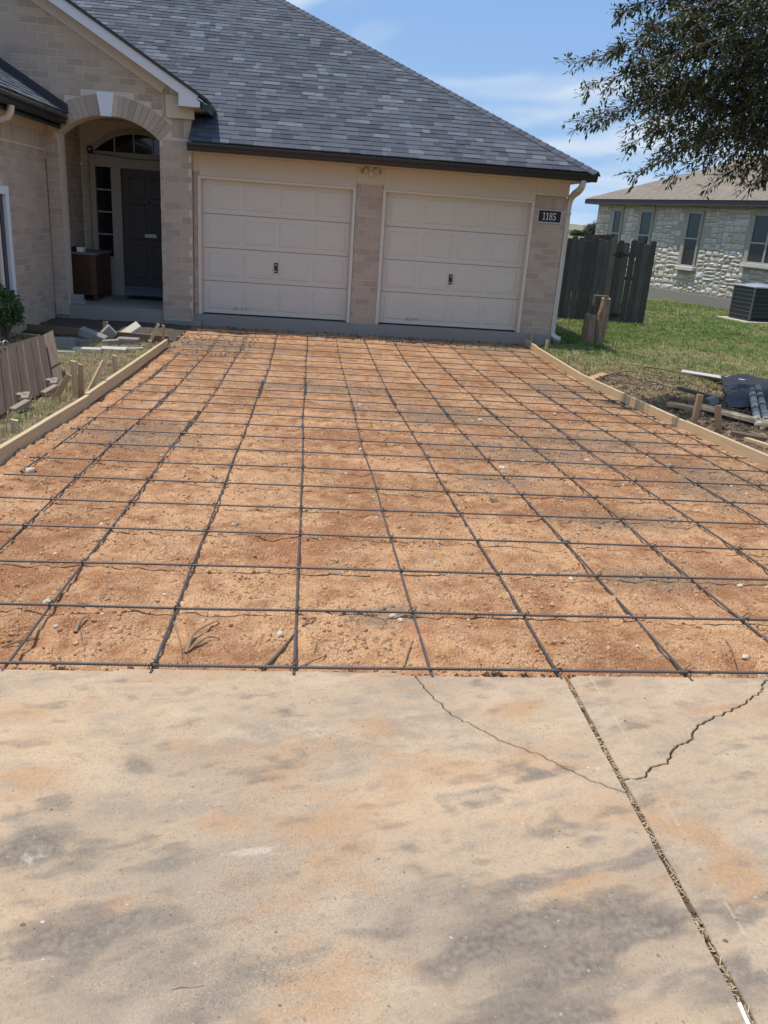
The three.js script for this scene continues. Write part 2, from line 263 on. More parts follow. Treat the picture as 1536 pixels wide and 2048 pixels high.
function slabPiece(poly) {
  const s = new THREE.Shape(poly.map(([x, z]) => new THREE.Vector2(x, -z))), D = 0.1;
  const g = new THREE.ExtrudeGeometry(s, { depth: D, bevelEnabled: true, bevelThickness: 0.003, bevelSize: 0.002, bevelOffset: -0.002, bevelSegments: 1, steps: 1 });
  const p = g.attributes.position, uv = new Float32Array(p.count * 2);
  for (let i = 0; i < p.count; i++) { const x = p.getX(i), z = -p.getY(i), e = p.getZ(i); p.setXYZ(i, x, slabTop(z) + (e - D), z); uv[i * 2] = x + (e < D - 0.01 ? e : 0); uv[i * 2 + 1] = z + (e < D - 0.01 ? e : 0); }
  g.setAttribute('uv', new THREE.BufferAttribute(uv, 2)); g.computeVertexNormals(); return g;
}
const slabMarks = []; // [x, z, half length, half width, turn, kind] read from the photograph
const addMark = (kind, list) => { for (const [u, v, a, b, t] of list) { const p = onG(u, v); slabMarks.push([p.x, p.z, a, b, t ?? 0.35, kind]); } };
addMark(0, [[70, 1690, .12, .04, .5], [20, 1730, .10, .045, .5], [140, 1745, .11, .04, .5], [275, 1538, .05, .03], [330, 1625, .09, .03], [360, 1745, .14, .05, .4], [170, 1880, .12, .04, .4], [270, 1990, .13, .05, .4], [430, 2030, .15, .05, .45], [520, 1760, .08, .03], [1060, 1672, .11, .035, .1], [1130, 1630, .07, .03], [1270, 1720, .085, .075], [1205, 1850, .15, .065, .1], [1330, 1850, .09, .05], [1090, 1985, .12, .085, .9], [985, 1880, .09, .05], [1450, 1965, .10, .06], [1060, 1493, .055, .022], [980, 1600, .09, .04], [870, 1790, .09, .05], [1420, 1800, .05, .06], [1000, 2040, .13, .05]]);  // soft-edged patches of greyer, darker slab colour
addMark(1, [[560, 1560, .10, .10, 1.2], [30, 1500, .12, .05], [700, 1650, .16, .10], [880, 1560, .14, .09], [80, 1560, .09, .06], [1050, 1420, .10, .05], [1470, 1760, .07, .09], [240, 1830, .08, .03], [620, 1980, .12, .07], [900, 2010, .08, .08], [1130, 1770, .1, .03], [760, 1460, .13, .05], [1320, 1660, .05, .12, 1.2], [450, 1640, .08, .05]]);
addMark(2, [[522, 1712, .028, .03, 1.1], [600, 1458, .03, .02], [45, 1738, .05, .018], [985, 1558, .035, .012], [1085, 1400, .012, .012], [470, 1715, .05, .015], [640, 1470, .05, .03], [1190, 1545, .013, .01], [860, 1350, .03, .01]]);
const speck = new Float32Array(2048 * 1024); { // pits (below zero) and grains (above), mostly under 4 mm across
  const R = makeRng(909); for (let k = 0; k < 7000; k++) { const cx = R() * 2048, cy = R() * 1024, r = 0.55 + 1.25 * Math.pow(R(), 7), s = (R() < 0.62 ? -1 : 0.8) * (0.35 + 0.65 * R()), t = R() * 3.1, el = 1 + 0.8 * R(); for (let y = Math.floor(cy - 6); y <= cy + 6; y++) for (let x = Math.floor(cx - 6); x <= cx + 6; x++) { if (x < 0 || y < 0 || x > 2047 || y > 1023) continue; const dx = x - cx, dy = y - cy, p = (dx * Math.cos(t) + dy * Math.sin(t)) / el, q = -dx * Math.sin(t) + dy * Math.cos(t), m = 1 - sst(r * 0.6, r * 1.25, Math.hypot(p, q)); if (m > Math.abs(speck[y * 2048 + x])) speck[y * 2048 + x] = s * m; } } }
const concTex = texColor(2048, 1024, (i, j) => { // 3.6 m by 1.8 m of the drive: concrete with a thin film of clay and greyer patches
  const x = 0.3 + i / 2048 * 3.6, z = 11.65 + j / 1024 * 1.8;
  const wx = x + 0.05 * fbm(x * 4, z * 5, 41, 3), wz = z + 0.04 * fbm(x * 4, z * 5, 47, 3);
  const u = wx * 0.94 - wz * 0.34, v = wx * 0.34 + wz * 0.94, f1 = fbm(wx * 1.5, wz * 2.2, 3, 3), f2 = fbm(wx * 4.5, wz * 7, 6, 3), f3 = fbm(wx * 14, wz * 20, 11, 3), s1 = fbm(u * 1.8, v * 13, 14, 4), s2 = fbm(u * 5, v * 48, 18, 2), c2 = g2(x * 70, z * 70, 2), c3 = g2(x * 190, z * 190, 9), b = f2 * 0.7 + f3 * 0.5, st = s1;
  let c = mix3([0.40, 0.298, 0.20], [0.60, 0.418, 0.252], clamp(0.52 + 1.1 * f1 + 0.9 * f2 + 0.7 * f3 + 0.5 * s1 + 0.35 * s2));
  let G = 0, O = 0, S = 0;
  for (const [sx, sz, la, lb, t, k] of slabMarks) {
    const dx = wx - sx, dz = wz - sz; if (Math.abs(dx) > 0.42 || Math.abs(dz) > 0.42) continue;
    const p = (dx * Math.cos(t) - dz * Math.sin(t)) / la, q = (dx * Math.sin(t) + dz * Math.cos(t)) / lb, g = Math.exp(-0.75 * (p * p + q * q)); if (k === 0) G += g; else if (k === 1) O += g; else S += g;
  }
  c = mix3(c, [0.50, 0.285, 0.140], 0.70 * sst(0.10, 0.80, 0.62 * O + 1.1 * fbm(wx * 2.6, wz * 3.8, 21, 3) + 0.7 * s1 + 0.5 * f3 + 0.08));
  c = mix3(c, [0.63, 0.475, 0.315], 0.5 * sst(0.05, 0.5, fbm(wx * 3.1, wz * 4.8, 31, 3) + 0.5 * s1 + 0.4 * f3));
  const broad = Math.exp(-(((x - 2.28) / 0.34) ** 2 + ((z - 12.92) / 0.22) ** 2)) + 0.9 * Math.exp(-(((x - 1.42) / 0.26) ** 2 + ((z - 12.98) / 0.2) ** 2)) + 0.7 * Math.exp(-(((x - 1.22) / 0.2) ** 2 + ((z - 12.6) / 0.12) ** 2)); // broad greyer areas
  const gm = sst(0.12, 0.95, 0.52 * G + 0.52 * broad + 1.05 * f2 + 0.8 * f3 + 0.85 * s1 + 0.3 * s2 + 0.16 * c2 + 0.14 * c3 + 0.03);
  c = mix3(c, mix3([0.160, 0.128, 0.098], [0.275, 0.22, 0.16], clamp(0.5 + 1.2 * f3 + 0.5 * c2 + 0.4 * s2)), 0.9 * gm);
  c = mix3(c, [0.72, 0.62, 0.50], 0.42 * sst(0.65, 1.6, S + 1.3 * f3 + 1.0 * s2 + 0.35 * c2 + 0.2 * c3));
  const ex = 1 - sst(0.1, 0.42, Math.hypot(x - 1.72, z - 12.88) + 0.5 * b), ag = 0.6 * g2(x * 260, z * 260, 5) + 0.7 * (R0() - 0.5); // worn to the aggregate
  c = mix3(c, [0.60, 0.48, 0.33], 0.45 * ex * sst(0.0, 0.45, ag)); c = mix3(c, [0.30, 0.225, 0.15], 0.4 * ex * sst(0.1, 0.5, -ag));
  const sk = speck[j * 2048 + i]; c = sk < 0 ? mix3(c, [0.13, 0.09, 0.06], -0.8 * sk) : mix3(c, [0.68, 0.58, 0.45], 0.7 * sk);
  const tool = Math.abs(x - (jointX(z) + 0.085 + 0.006 * b)); c = mix3(c, [0.62, 0.48, 0.31], 0.5 * (1 - sst(0.001, 0.006, tool)) * sst(-0.2, 0.2, b + c2 * 0.3));
  const k = 0.91 * (1 + 0.07 * c3 + 0.06 * c2 + 0.24 * (R0() - 0.5)); return [c[0] * 0.955 * k, c[1] * 0.985 * k, c[2] * 1.02 * k];
});
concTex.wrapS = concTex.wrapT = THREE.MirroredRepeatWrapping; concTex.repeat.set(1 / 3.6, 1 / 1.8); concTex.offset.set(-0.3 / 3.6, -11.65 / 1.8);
T.pits = texGrey(512, 512, (i, j) => tile((a, b) => { const v = g2(a * 60, b * 60, 3); return 0.62 + 0.3 * fbm(a * 26, b * 26, 5, 3) - 0.6 * sst(0.38, 0.6, v); }, i, j, 512, 512));
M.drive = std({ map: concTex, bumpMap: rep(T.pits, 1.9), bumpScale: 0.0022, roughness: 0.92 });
{
  const drive = new THREE.Group(); drive.name = 'driveway'; drive.userData.kind = 'structure'; scene.add(drive);
  const zA = crackA[crackA.length - 1][1], zB = crackB[0][1], far = 17.5;
  const keep = (l) => l.filter(([x, z], i) => i === 0 || i === l.length - 1 || z > frontZ(x) + 0.007);
  const sA = crackA.map(([x, z]) => [x - 0.002, z + 0.0015]), sA2 = crackA.map(([x, z]) => [x + 0.002, z - 0.0015]);
  const capA = jl(zA + 0.002, far, -1), capA2 = jl(frontZ(2.65), zA - 0.002, -1);
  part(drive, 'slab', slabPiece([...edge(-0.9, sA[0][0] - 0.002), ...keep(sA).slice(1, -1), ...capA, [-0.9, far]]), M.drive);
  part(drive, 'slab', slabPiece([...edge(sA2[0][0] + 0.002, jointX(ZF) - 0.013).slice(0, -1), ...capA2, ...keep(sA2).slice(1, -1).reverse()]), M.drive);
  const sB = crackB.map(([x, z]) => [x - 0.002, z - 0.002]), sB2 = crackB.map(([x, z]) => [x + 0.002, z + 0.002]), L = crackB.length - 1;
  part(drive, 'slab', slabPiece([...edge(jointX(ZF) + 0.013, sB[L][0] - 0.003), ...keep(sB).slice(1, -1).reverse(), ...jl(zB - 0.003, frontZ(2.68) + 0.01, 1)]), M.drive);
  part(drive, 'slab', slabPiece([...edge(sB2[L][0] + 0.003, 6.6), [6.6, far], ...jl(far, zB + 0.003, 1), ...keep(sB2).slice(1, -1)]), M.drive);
  const fill = []; for (let z = ZF + 0.03; z < 17; z += 0.05) fill.push(bx(jointX(z) - 0.02, jointX(z) + 0.02, slabTop(z) - 0.06, slabTop(z) - 0.008 + 0.003 * n3(z * 20, 3), z, z + 0.051));
  part(drive, 'joint_filler', join(fill), std({ color: rgb(0.17, 0.115, 0.075), bumpMap: rep(T.grain, 6), bumpScale: 0.01 }));
}

// far hills
{
  const mk = (name, d0, top, col, seed, az0, az1) => {
    const pos = [], idx = [], N = 90, C = [];
    for (let i = 0; i <= N; i++) { const az = lerp(az0, az1, i / N) * Math.PI / 180; const h = top + top * 0.6 * fbm(i * 0.08, seed, 2, 4);
      for (let k = 0; k < 5; k++) { const d = d0 + k * d0 * 0.14, y = -3 + (h + 3) * Math.sin(k / 4 * Math.PI / 2); pos.push(CAM.x + Math.sin(az) * d, y, CAM.z - Math.cos(az) * d); const f = 1 + 0.5 * n3(i * 0.7, k * 1.3, seed); C.push(col[0] * f, col[1] * f, col[2] * f); } }
    for (let i = 0; i < N; i++) for (let k = 0; k < 4; k++) { const a = i * 5 + k; idx.push(a, a + 5, a + 1, a + 1, a + 5, a + 6); }
    const g = new THREE.BufferGeometry(); g.setAttribute('position', new THREE.Float32BufferAttribute(pos, 3)); g.setAttribute('color', new THREE.Float32BufferAttribute(C, 3)); g.setIndex(idx); g.computeVertexNormals(); metric(g);
    structure(name, g, std({ vertexColors: true, roughness: 1 }));
  };
  mk('hills', 620, 9.5, [0.23, 0.205, 0.12], 3, -40, 60);
  mk('wooded_slope', 300, 2.6, [0.060, 0.085, 0.030], 8, -40, 60);
}

// ---------------------------------------------------------------- the brick house
const house = thing('brick_house', 'beige brick house with dark grey shingle roof, arched entry and two garage doors', 'house');
const brickTones = [[0.50, 0.40, 0.30], [0.455, 0.36, 0.272], [0.525, 0.422, 0.308], [0.49, 0.374, 0.29], [0.43, 0.335, 0.25], [0.51, 0.387, 0.295]];
const brickMats = brickTones.map((c) => std({ color: rgb(...c), bumpMap: rep(T.grain, 5), bumpScale: 0.003, roughness: 0.95 }));
function prism(poly, depth, bevel, z0 = 0) { // a flat stone: outline, depth, chamfered front
  const c = poly.reduce((a, p) => [a[0] + p[0] / poly.length, a[1] + p[1] / poly.length], [0, 0]);
  const inn = poly.map(([x, y]) => { const dx = c[0] - x, dy = c[1] - y, l = Math.max(1e-6, Math.hypot(dx, dy)), k = Math.min(0.45, bevel * 1.4 / l); return [x + dx * k, y + dy * k]; });
  const pos = [], n = poly.length, q = (a, b, d, e) => pos.push(...a, ...b, ...d, ...a, ...d, ...e);
  for (let i = 0; i < n; i++) { const a = poly[i], b = poly[(i + 1) % n], ai = inn[i], bi = inn[(i + 1) % n]; q([a[0], a[1], z0], [b[0], b[1], z0], [b[0], b[1], z0 + depth - bevel], [a[0], a[1], z0 + depth - bevel]); q([a[0], a[1], z0 + depth - bevel], [b[0], b[1], z0 + depth - bevel], [bi[0], bi[1], z0 + depth], [ai[0], ai[1], z0 + depth]); }
  for (let i = 1; i < n - 1; i++) pos.push(inn[0][0], inn[0][1], z0 + depth, inn[i][0], inn[i][1], z0 + depth, inn[i + 1][0], inn[i + 1][1], z0 + depth);
  return flatGeo(pos);
}
const pieces = []; // every brick: {wall, poly (in the wall's own plane), tone}
const BL = 0.252, BH = 0.1, BJ = 0.011;
function lay(wall, u0, u1, v0, v1, inside, shift = 0) {
  let row = 0;
  for (let v = v0; v + BH * 0.5 < v1; v += BH, row++) {
    const off = (row % 2 ? BL / 2 : 0) + shift + 0.012 * n3(row * 3.1, 7.7);
    for (let u = u0 - BL + (off % BL); u < u1; u += BL) {
      let a = Math.max(u, u0), b = Math.min(u + BL - BJ, u1); const t = Math.min(v + BH - BJ, v1);
      if (b - a < 0.03) continue;
      const ok = (x) => inside(x, v) && inside(x, t);
      let k = 0; while (a < b && !ok(a) && k++ < 60) a += 0.006; k = 0; while (b > a && !ok(b) && k++ < 60) b -= 0.006;
      if (b - a < 0.03 || !ok((a + b) / 2)) continue;
      const j = () => rr(-0.0022, 0.0022); const d = 0.0;
      pieces.push({ wall, poly: [[a + j(), v + j()], [b + j(), v + j()], [b + j(), t + j()], [a + j(), t + j()]], tone: Math.floor(R0() * 6), d: rr(0.0055, 0.0085) + d });
    }
  }
}
function soldiers(wall, u0, u1, v0, v1) { const n = Math.max(1, Math.round((u1 - u0) / 0.09)), w = (u1 - u0) / n; for (let i = 0; i < n; i++) { const a = u0 + i * w + BJ / 2, b = u0 + (i + 1) * w - BJ / 2; pieces.push({ wall, poly: [[a, v0], [b, v0], [b, v1 - BJ], [a, v1 - BJ]], tone: Math.floor(R0() * 6), d: rr(0.006, 0.009) }); } }
function wallPart(name, geo, o, ux, uy, uz, mat = M.mortar) { const m = part(house, name, geo, mat); m.applyMatrix4(basis(o, ux, uy, uz)); m.updateMatrixWorld(true); return m; }
const EX = V(1, 0, 0), EY = V(0, 1, 0), EZ = V(0, 0, 1);

// entry gable, with its arch
const AX = -1.35, AR = 1.0875, AY = 1.7725, RO = 1.375, PITCHR = 0.583;
const rakeTop = (x) => 3.73 + PITCHR * (-0.825 - x), wingTop = (x) => 2.83 + PITCHR * (-1.9 - x);
{
  const sp = AY + Math.sqrt(AR * AR - 0.75 * 0.75), th0 = Math.asin(0.75 / AR), arch = []; for (let i = 0; i <= 24; i++) { const t = lerp(-th0, th0, i / 24); arch.push([AX + Math.sin(t) * AR, AY + Math.cos(t) * AR]); }
  const s = new THREE.Shape([[-0.13, -0.12], [-0.13, 3.15], [-0.2, rakeTop(-0.2) - 0.16], [-3.6, rakeTop(-3.6) - 0.16], [-6.5, rakeTop(-3.6) - 0.16 - 2.9 * PITCHR], [-6.5, 2.2], [-2.3, 2.2], [-2.3, -0.12], [-2.1, -0.12], ...arch, [-0.6, -0.12]].map(([x, y]) => new THREE.Vector2(x, y)));
  const g = new THREE.ExtrudeGeometry(s, { depth: 0.33, bevelEnabled: false, curveSegments: 24 }); g.translate(0, 0, -0.33);
  const w = wallPart('entry_gable_wall', metric(g), V(0, 0, 0.238), EX, EY, EZ);
  const inside = (x, y) => { if (x > -0.132 || y > rakeTop(x) - 0.22 || x < -6) return false; if (x < -2.3 && y < wingTop(x) + 0.02) return false; if (x > -0.5 && y > 2.62 && y < 3.2) return false; if (x > -2.095 && x < -0.605 && y < AY + Math.sqrt(AR * AR - 0.75 * 0.75)) return false; const d = Math.hypot(x - AX, y - AY); if (Math.abs(Math.atan2(x - AX, y - AY)) < th0 + 0.012 && d < RO + 0.008 && d > AR - 0.01) return false; if (Math.abs(x - AX) < 0.755 && y > AY && d < AR) return false; return !(x > -1.53 && x < -1.22 && y < 3.185 && y > 2.8); };
  lay(w, -5.2, -0.132, -0.1, 5.2, inside);
  soldiers(w, -0.42, -0.132, 2.63, 2.9);
  const th = Math.asin(0.75 / AR), n = 21;
  for (let i = 0; i < n; i++) { const a0 = -th * 1.0 + (2 * th) * i / n + 0.004, a1 = -th + (2 * th) * (i + 1) / n - 0.004; if (Math.abs((a0 + a1) / 2) < 0.075) continue; const P = (a, r) => [AX + Math.sin(a) * r, AY + Math.cos(a) * r]; pieces.push({ wall: w, poly: [P(a0, AR + 0.004), P(a1, AR + 0.004), P(a1, RO), P(a0, RO)], tone: Math.floor(R0() * 6), d: rr(0.012, 0.017) }); }
  const k = part(house, 'keystone', prism([[AX - 0.085, 2.845], [AX + 0.075, 2.845], [AX + 0.125, 3.175], [AX - 0.135, 3.175]], 0.05, 0.006), M.whitePaint); k.position.set(-0.02, 0, 0.238);
}
// garage piers
const pier = (name, x0, x1, y1) => { const w = wallPart(name, bx(x0, x1, -0.02, 2.2, -0.08, 0), V(0, 0, 0.088), EX, EY, EZ); lay(w, x0, x1, 0.0, y1, () => true, x0); soldiers(w, x0, x1, y1 + 0.005, y1 + 0.2); return w; };
pier('garage_pier', -0.118, -0.035, 1.98); pier('garage_pier', 2.455, 2.885, 1.98); pier('garage_pier', 5.388, 5.928, 2.0);
// left wing and porch walls
{
  const w = wallPart('wing_wall', bx(-3.1, -0.25, -0.3, 2.72, -0.2, 0), V(-2.312, 0, 0), V(0, 0, -1), EY, EX); // u runs away from the street
  const win = (u, y) => !(-u > 2.18 && -u < 2.98 && y > 0.25 && y < 1.75);
  lay(w, -3.09, -0.262, -0.18, 2.33, win); soldiers(w, -3.09, -0.262, 2.335, 2.56); part(house, 'wing_front_wall', bx(-6, -2.32, -0.3, 2.72, 2.9, 3.09), brickMats[1]);
  const wf = part(house, 'wing_window', bbx(-2.31, -2.24, 0.25, 1.75, 2.2, 2.32), M.whitePaint);
  part(wf, 'frame', join([bbx(-2.31, -2.24, 0.25, 1.75, 2.86, 2.98), bbx(-2.31, -2.24, 1.65, 1.75, 2.32, 2.86), bbx(-2.31, -2.22, 0.25, 0.34, 2.32, 2.86)]), M.whitePaint); part(wf, 'pane', bx(-2.30, -2.285, 0.34, 1.65, 2.32, 2.86), M.glass);
  const pl = wallPart('porch_side_wall', bx(0.09, 1.75, 0.03, 2.95, -0.05, 0), V(-2.29, 0, 0), V(0, 0, -1), EY, EX); lay(pl, 0.1, 1.74, 0.04, 2.8, () => true);
  const pb = wallPart('porch_back_wall', bx(-2.3, -0.3, 0.03, 2.95, -0.06, 0), V(0, 0, -1.80), EX, EY, EZ, M.tan); lay(pb, -2.278, -2.135, 0.04, 2.3, () => true);
  wallPart('porch_side_wall', bx(-1.75, -0.09, 0.03, 2.95, 0, 0.05), V(-0.58, 0, 0), V(0, 0, 1), EY, V(-1, 0, 0));
  part(house, 'porch_ceiling', bx(-2.35, -0.3, 2.95, 3.0, -1.86, 0), M.tan);
  part(house, 'porch_slab', bbx(-2.31, -0.132, -0.4, 0.03, -1.86, 0.205, 0.012), M.slabDirty);
}
part(house, 'foundation', join([bbx(-0.13, 5.96, -0.4, -0.012, -0.2, 0.112, 0.01), bx(-0.135, -0.0, -0.4, -0.11, -0.1, 0.245), bx(-0.6, -0.13, -0.4, -0.105, 0.0, 0.232)]), M.slabDirty);
part(house, 'side_wall', bx(5.85, 5.93, -0.3, 2.5, -11, 0.005), brickMats[1]);
part(house, 'body_wall', join([bx(-6, 5.85, -0.3, 2.5, -11, -10.9), bx(-6, -5.9, -0.3, 2.5, -11, 0), bx(-5.9, -2.36, -0.3, 2.9, -1.95, -1.87), bx(-0.25, 5.85, 2.2, 2.5, -0.2, -0.1)]), brickMats[1]);
part(house, 'garage_ceiling', bx(-0.5, 5.85, 2.42, 2.45, -10.9, 0.0), M.tan);

// header, jambs and soffit of the garage
{
  part(house, 'header_board', join([bbx(-0.03, 2.452, 2.125, 2.44, 0.02, 0.115, 0.006), bbx(2.888, 5.384, 2.125, 2.44, 0.02, 0.115, 0.006), bx(2.452, 2.888, 2.19, 2.44, 0.02, 0.112), bx(5.384, 5.93, 2.21, 2.44, 0.02, 0.112), bx(-0.125, -0.03, 2.19, 2.44, 0.02, 0.105)]), M.tan);
  part(house, 'soffit', join([bx(-0.128, 6.08, 2.44, 2.455, 0.005, 0.43), bx(5.93, 6.1, 2.44, 2.455, -11.2, 0.005)]), M.tan);
  for (const [x0, x1] of [[0, 2.4], [2.935, 5.335]]) {
    const j = part(house, 'door_jamb', join([bbx(x0 - 0.05, x0, -0.01, 2.125, -0.04, 0.108), bbx(x1, x1 + 0.05, -0.01, 2.125, -0.04, 0.108), bbx(x0, x1, 2.085, 2.125, -0.04, 0.10)]), M.cream);
    for (const xs of [x0, x1 - 0.02]) part(j, 'stop', bbx(xs, xs + 0.02, 0, 2.085, 0.004, 0.03, 0.003), M.tan);
  }
  let di = 0;
  for (const x0 of [0, 2.935]) {
    const d = part(house, 'garage_door', bx(x0, x0 + 2.4, 0.006, 2.09, -0.06, -0.045), M.garage);
    const H = 0.521;
    const pg = prism([[-0.245, -0.18], [0.245, -0.18], [0.245, 0.18], [-0.245, 0.18]], 0.009, 0.0085);
    for (let r = 0; r < 4; r++) {
      part(d, 'door_section', bbx(x0, x0 + 2.4, 0.012 + r * H, 0.012 + (r + 1) * H - 0.006, -0.044, -0.006, 0.006), M.garage);
      for (let c = 0; c < 4; c++) { const p = part(d, 'raised_panel', pg, M.garage); p.position.set(x0 + 0.338 + c * 0.575, 0.012 + (r + 0.5) * H, -0.0062);
        const q = part(d, 'panel_field', prism([[-0.205, -0.14], [0.205, -0.14], [0.205, 0.14], [-0.205, 0.14]], 0.004, 0.0038), M.garage); q.position.set(x0 + 0.338 + c * 0.575, 0.012 + (r + 0.5) * H, 0.0026); }
    }
    part(d, 'bottom_seal', bx(x0, x0 + 2.4, 0.0, 0.011, -0.05, -0.008), M.black);
    const hx = x0 + 1.198 - di * 0.012, h = part(d, 'handle', join([bbx(hx - 0.028, hx + 0.028, 0.715, 0.875, -0.006, 0.012), bbx(hx - 0.012, hx + 0.012, 0.74, 0.765, 0.012, 0.03)]), M.black); h.position.z = 0.003;
    const st = part(d, 'handle_grip', join([new THREE.CylinderGeometry(0.012, 0.012, 0.02, 10).rotateX(Math.PI / 2).translate(hx, 0.845, 0.02), bbx(hx - 0.04, hx + 0.01, 0.735, 0.752, 0.028, 0.038).rotateZ(0)]), std({ color: rgb(0.55, 0.55, 0.55), metalness: 0.8, roughness: 0.3 })); st.position.z = 0.003;
    part(d, 'scuff', (() => { const g = []; for (let i = 0; i < 14; i++) { const sx = x0 + (di ? 0.55 : 0.62) + rr(-0.12, 0.12), sy = 0.10 + rr(-0.03, 0.02); g.push(bx(sx, sx + rr(0.01, 0.05), sy, sy + rr(0.003, 0.008), -0.0055, di ? 0.0072 : 0.0072)); } return join(g); })(), std({ color: rgb(0.30, 0.26, 0.22) }));
    di++;
  }
}
// front door, sidelight and arched transom
{
  const F = std({ color: rgb(0.36, 0.325, 0.27), roughness: 0.6 }), DR = std({ color: rgb(0.060, 0.052, 0.050), roughness: 0.55 });
  const fr = part(house, 'entry_frame', join([bbx(-2.135, -2.045, 0.03, 2.42, -1.80, -1.70), bbx(-1.78, -1.61, 0.03, 2.2, -1.80, -1.70), bbx(-2.045, -0.6, 2.2, 2.43, -1.80, -1.71), bbx(-2.135, -0.6, 2.43, 2.455, -1.80, -1.69), bbx(-2.045, -1.78, 0.03, 0.7, -1.80, -1.72)]), F);
  const ts = new THREE.Shape(); const tw = 0.74, tr = 0.31, tR = (tw * tw + tr * tr) / (2 * tr), tcx = -1.305, tcy = 2.455 + tr - tR, ta = Math.asin(tw / tR);
  const arc = (R, dir) => { const o = []; for (let i = 0; i <= 20; i++) { const a = lerp(-ta, ta, dir ? i / 20 : 1 - i / 20); o.push(new THREE.Vector2(tcx + Math.sin(a) * R, tcy + Math.cos(a) * R)); } return o; };
  const ring = new THREE.Shape([...arc(tR + 0.07, true), ...arc(tR, false)]);
  part(fr, 'arch_casing', metric(new THREE.ExtrudeGeometry(ring, { depth: 0.08, bevelEnabled: false }).translate(0, 0, -1.80)), F);
  const tg = part(house, 'transom', metric(new THREE.ExtrudeGeometry(new THREE.Shape(arc(tR, true)), { depth: 0.01, bevelEnabled: false }).translate(0, 0, -1.785)), M.glass);
  for (const [u] of [[229], [268], [306]]) { const x = onZ(u, 295, -1.76).x; part(tg, 'muntin', bx(x - 0.012, x + 0.012, 2.45, tcy + Math.sqrt(tR * tR - (x - tcx) ** 2), -1.776, -1.755), F); }
  const sl = part(house, 'sidelight', bx(-2.045, -1.78, 0.7, 2.2, -1.785, -1.775), M.glass);
  for (const y of [1.08, 1.46, 1.83]) part(sl, 'muntin', bx(-2.045, -1.78, y - 0.011, y + 0.011, -1.776, -1.755), F);
  const d = part(house, 'front_door', bbx(-1.60, -0.68, 0.2, 2.19, -1.79, -1.745), DR);
  const pn = (x0, x1, y0, y1) => { const p = part(d, 'panel', prism([[x0, y0], [x1, y0], [x1, y1], [x0, y1]], 0.012, 0.011), DR); p.position.z = -1.7455; };
  for (const x0 of [-1.48, -1.08]) { pn(x0, x0 + 0.28, 1.72, 2.05); pn(x0, x0 + 0.28, 1.02, 1.63); pn(x0, x0 + 0.28, 0.36, 0.93); }
  part(d, 'peephole', new THREE.SphereGeometry(0.018, 10, 8).translate(-1.14, 1.66, -1.735), M.black);
  const pl = part(d, 'mail_slot', bbx(-1.226, -1.026, 1.07, 1.128, -1.735, -1.722, 0.004), std({ color: rgb(0.62, 0.62, 0.60), metalness: 0.2, roughness: 0.4 }));
  { const g = []; for (let i = 0; i < 9; i++) g.push(bx(-1.21 + i * 0.017, -1.21 + i * 0.017 + rr(0.008, 0.014), 1.088 + rr(0, 0.006), 1.108 + rr(-0.006, 0.003), -1.7225, -1.7205)); part(pl, 'lettering', join(g), M.black); }
  part(house, 'threshold', join([bbx(-1.61, -0.6, 0.03, 0.165, -1.80, -1.69), bbx(-1.61, -0.6, 0.165, 0.2, -1.80, -1.66)]), std({ color: rgb(0.15, 0.165, 0.22), roughness: 0.6 }));
  const sc = part(house, 'door_camera', bbx(-2.145, -2.055, 2.40, 2.52, -1.69, -1.62, 0.012), M.black); part(sc, 'lens', new THREE.SphereGeometry(0.016, 10, 8).translate(-2.1, 2.47, -1.617), M.whitePaint);
  part(house, 'cable', tube([V(-2.1, 2.41, -1.66), V(-1.9, 2.40, -1.66), V(-1.6, 2.38, -1.67), V(-1.3, 2.36, -1.67), V(-1.0, 2.37, -1.67), V(-0.65, 2.375, -1.67)], 0.006, 30, 5), M.black);
}
// cornice of the gable
{
  const d = V(1, -PITCHR, 0).normalize(), n = V(PITCHR, 1, 0).normalize();
  const along = (name, x0, x1, off, h, z0, z1, mat) => { const L = (x1 - x0) * Math.hypot(1, PITCHR), g = bb(L, h, z1 - z0, 0.005); const m = part(house, name, g, mat); const cx = (x0 + x1) / 2, c = V(cx, rakeTop(cx), (z0 + z1) / 2).addScaledVector(n, -off - h / 2); m.applyMatrix4(basis(c, d, n, EZ)); return m; };
  along('rake_fascia', -3.6, 0.045, 0.03, 0.135, 0.52, 0.55, M.rakeWhite);
  along('rake_soffit', -3.6, -0.0, 0.135, 0.012, 0.23, 0.52, M.tan);
  along('rake_frieze', -3.6, -0.40, 0.15, 0.15, 0.225, 0.272, M.tan);
  along('rake_shingle_edge', -3.6, 0.14, -0.012, 0.042, -0.1, 0.585, M.gutter);
  part(house, 'cornice_return', bbx(-0.49, -0.07, 2.895, 3.21, 0.22, 0.30), M.tan); part(house, 'return_soffit', bx(-0.30, 0.05, 3.045, 3.06, 0.30, 0.52), M.tan);
  const tip = part(house, 'fascia_end', slabFrom(V(-0.26, 3.045, 0.553), V(0.05, 3.045, 0.553), V(0.05, 3.12, 0.553), V(-0.26, 3.28, 0.553), 0.033), M.rakeWhite);
  part(house, 'eave_soffit', bx(-0.128, 0.06, 3.03, 3.04, -0.35, 0.30), M.tan);
}
const gutterShape = new THREE.Shape([[0, 0], [0.085, 0], [0.092, 0.02], [0.098, 0.055], [0.125, 0.085], [0.125, 0.118], [0.113, 0.118], [0.113, 0.1], [0, 0.1]].map(([x, y]) => new THREE.Vector2(x, y)));
function gutter(parent, from, dir, out, L, name = 'gutter') { const g = metric(new THREE.ExtrudeGeometry(gutterShape, { depth: L, bevelEnabled: false })); const m = part(parent, name, g, M.gutter); m.applyMatrix4(basis(from, out, EY, dir)); return m; }
gutter(house, V(6.235, 2.45, 0.43), V(-1, 0, 0), EZ, 6.385);
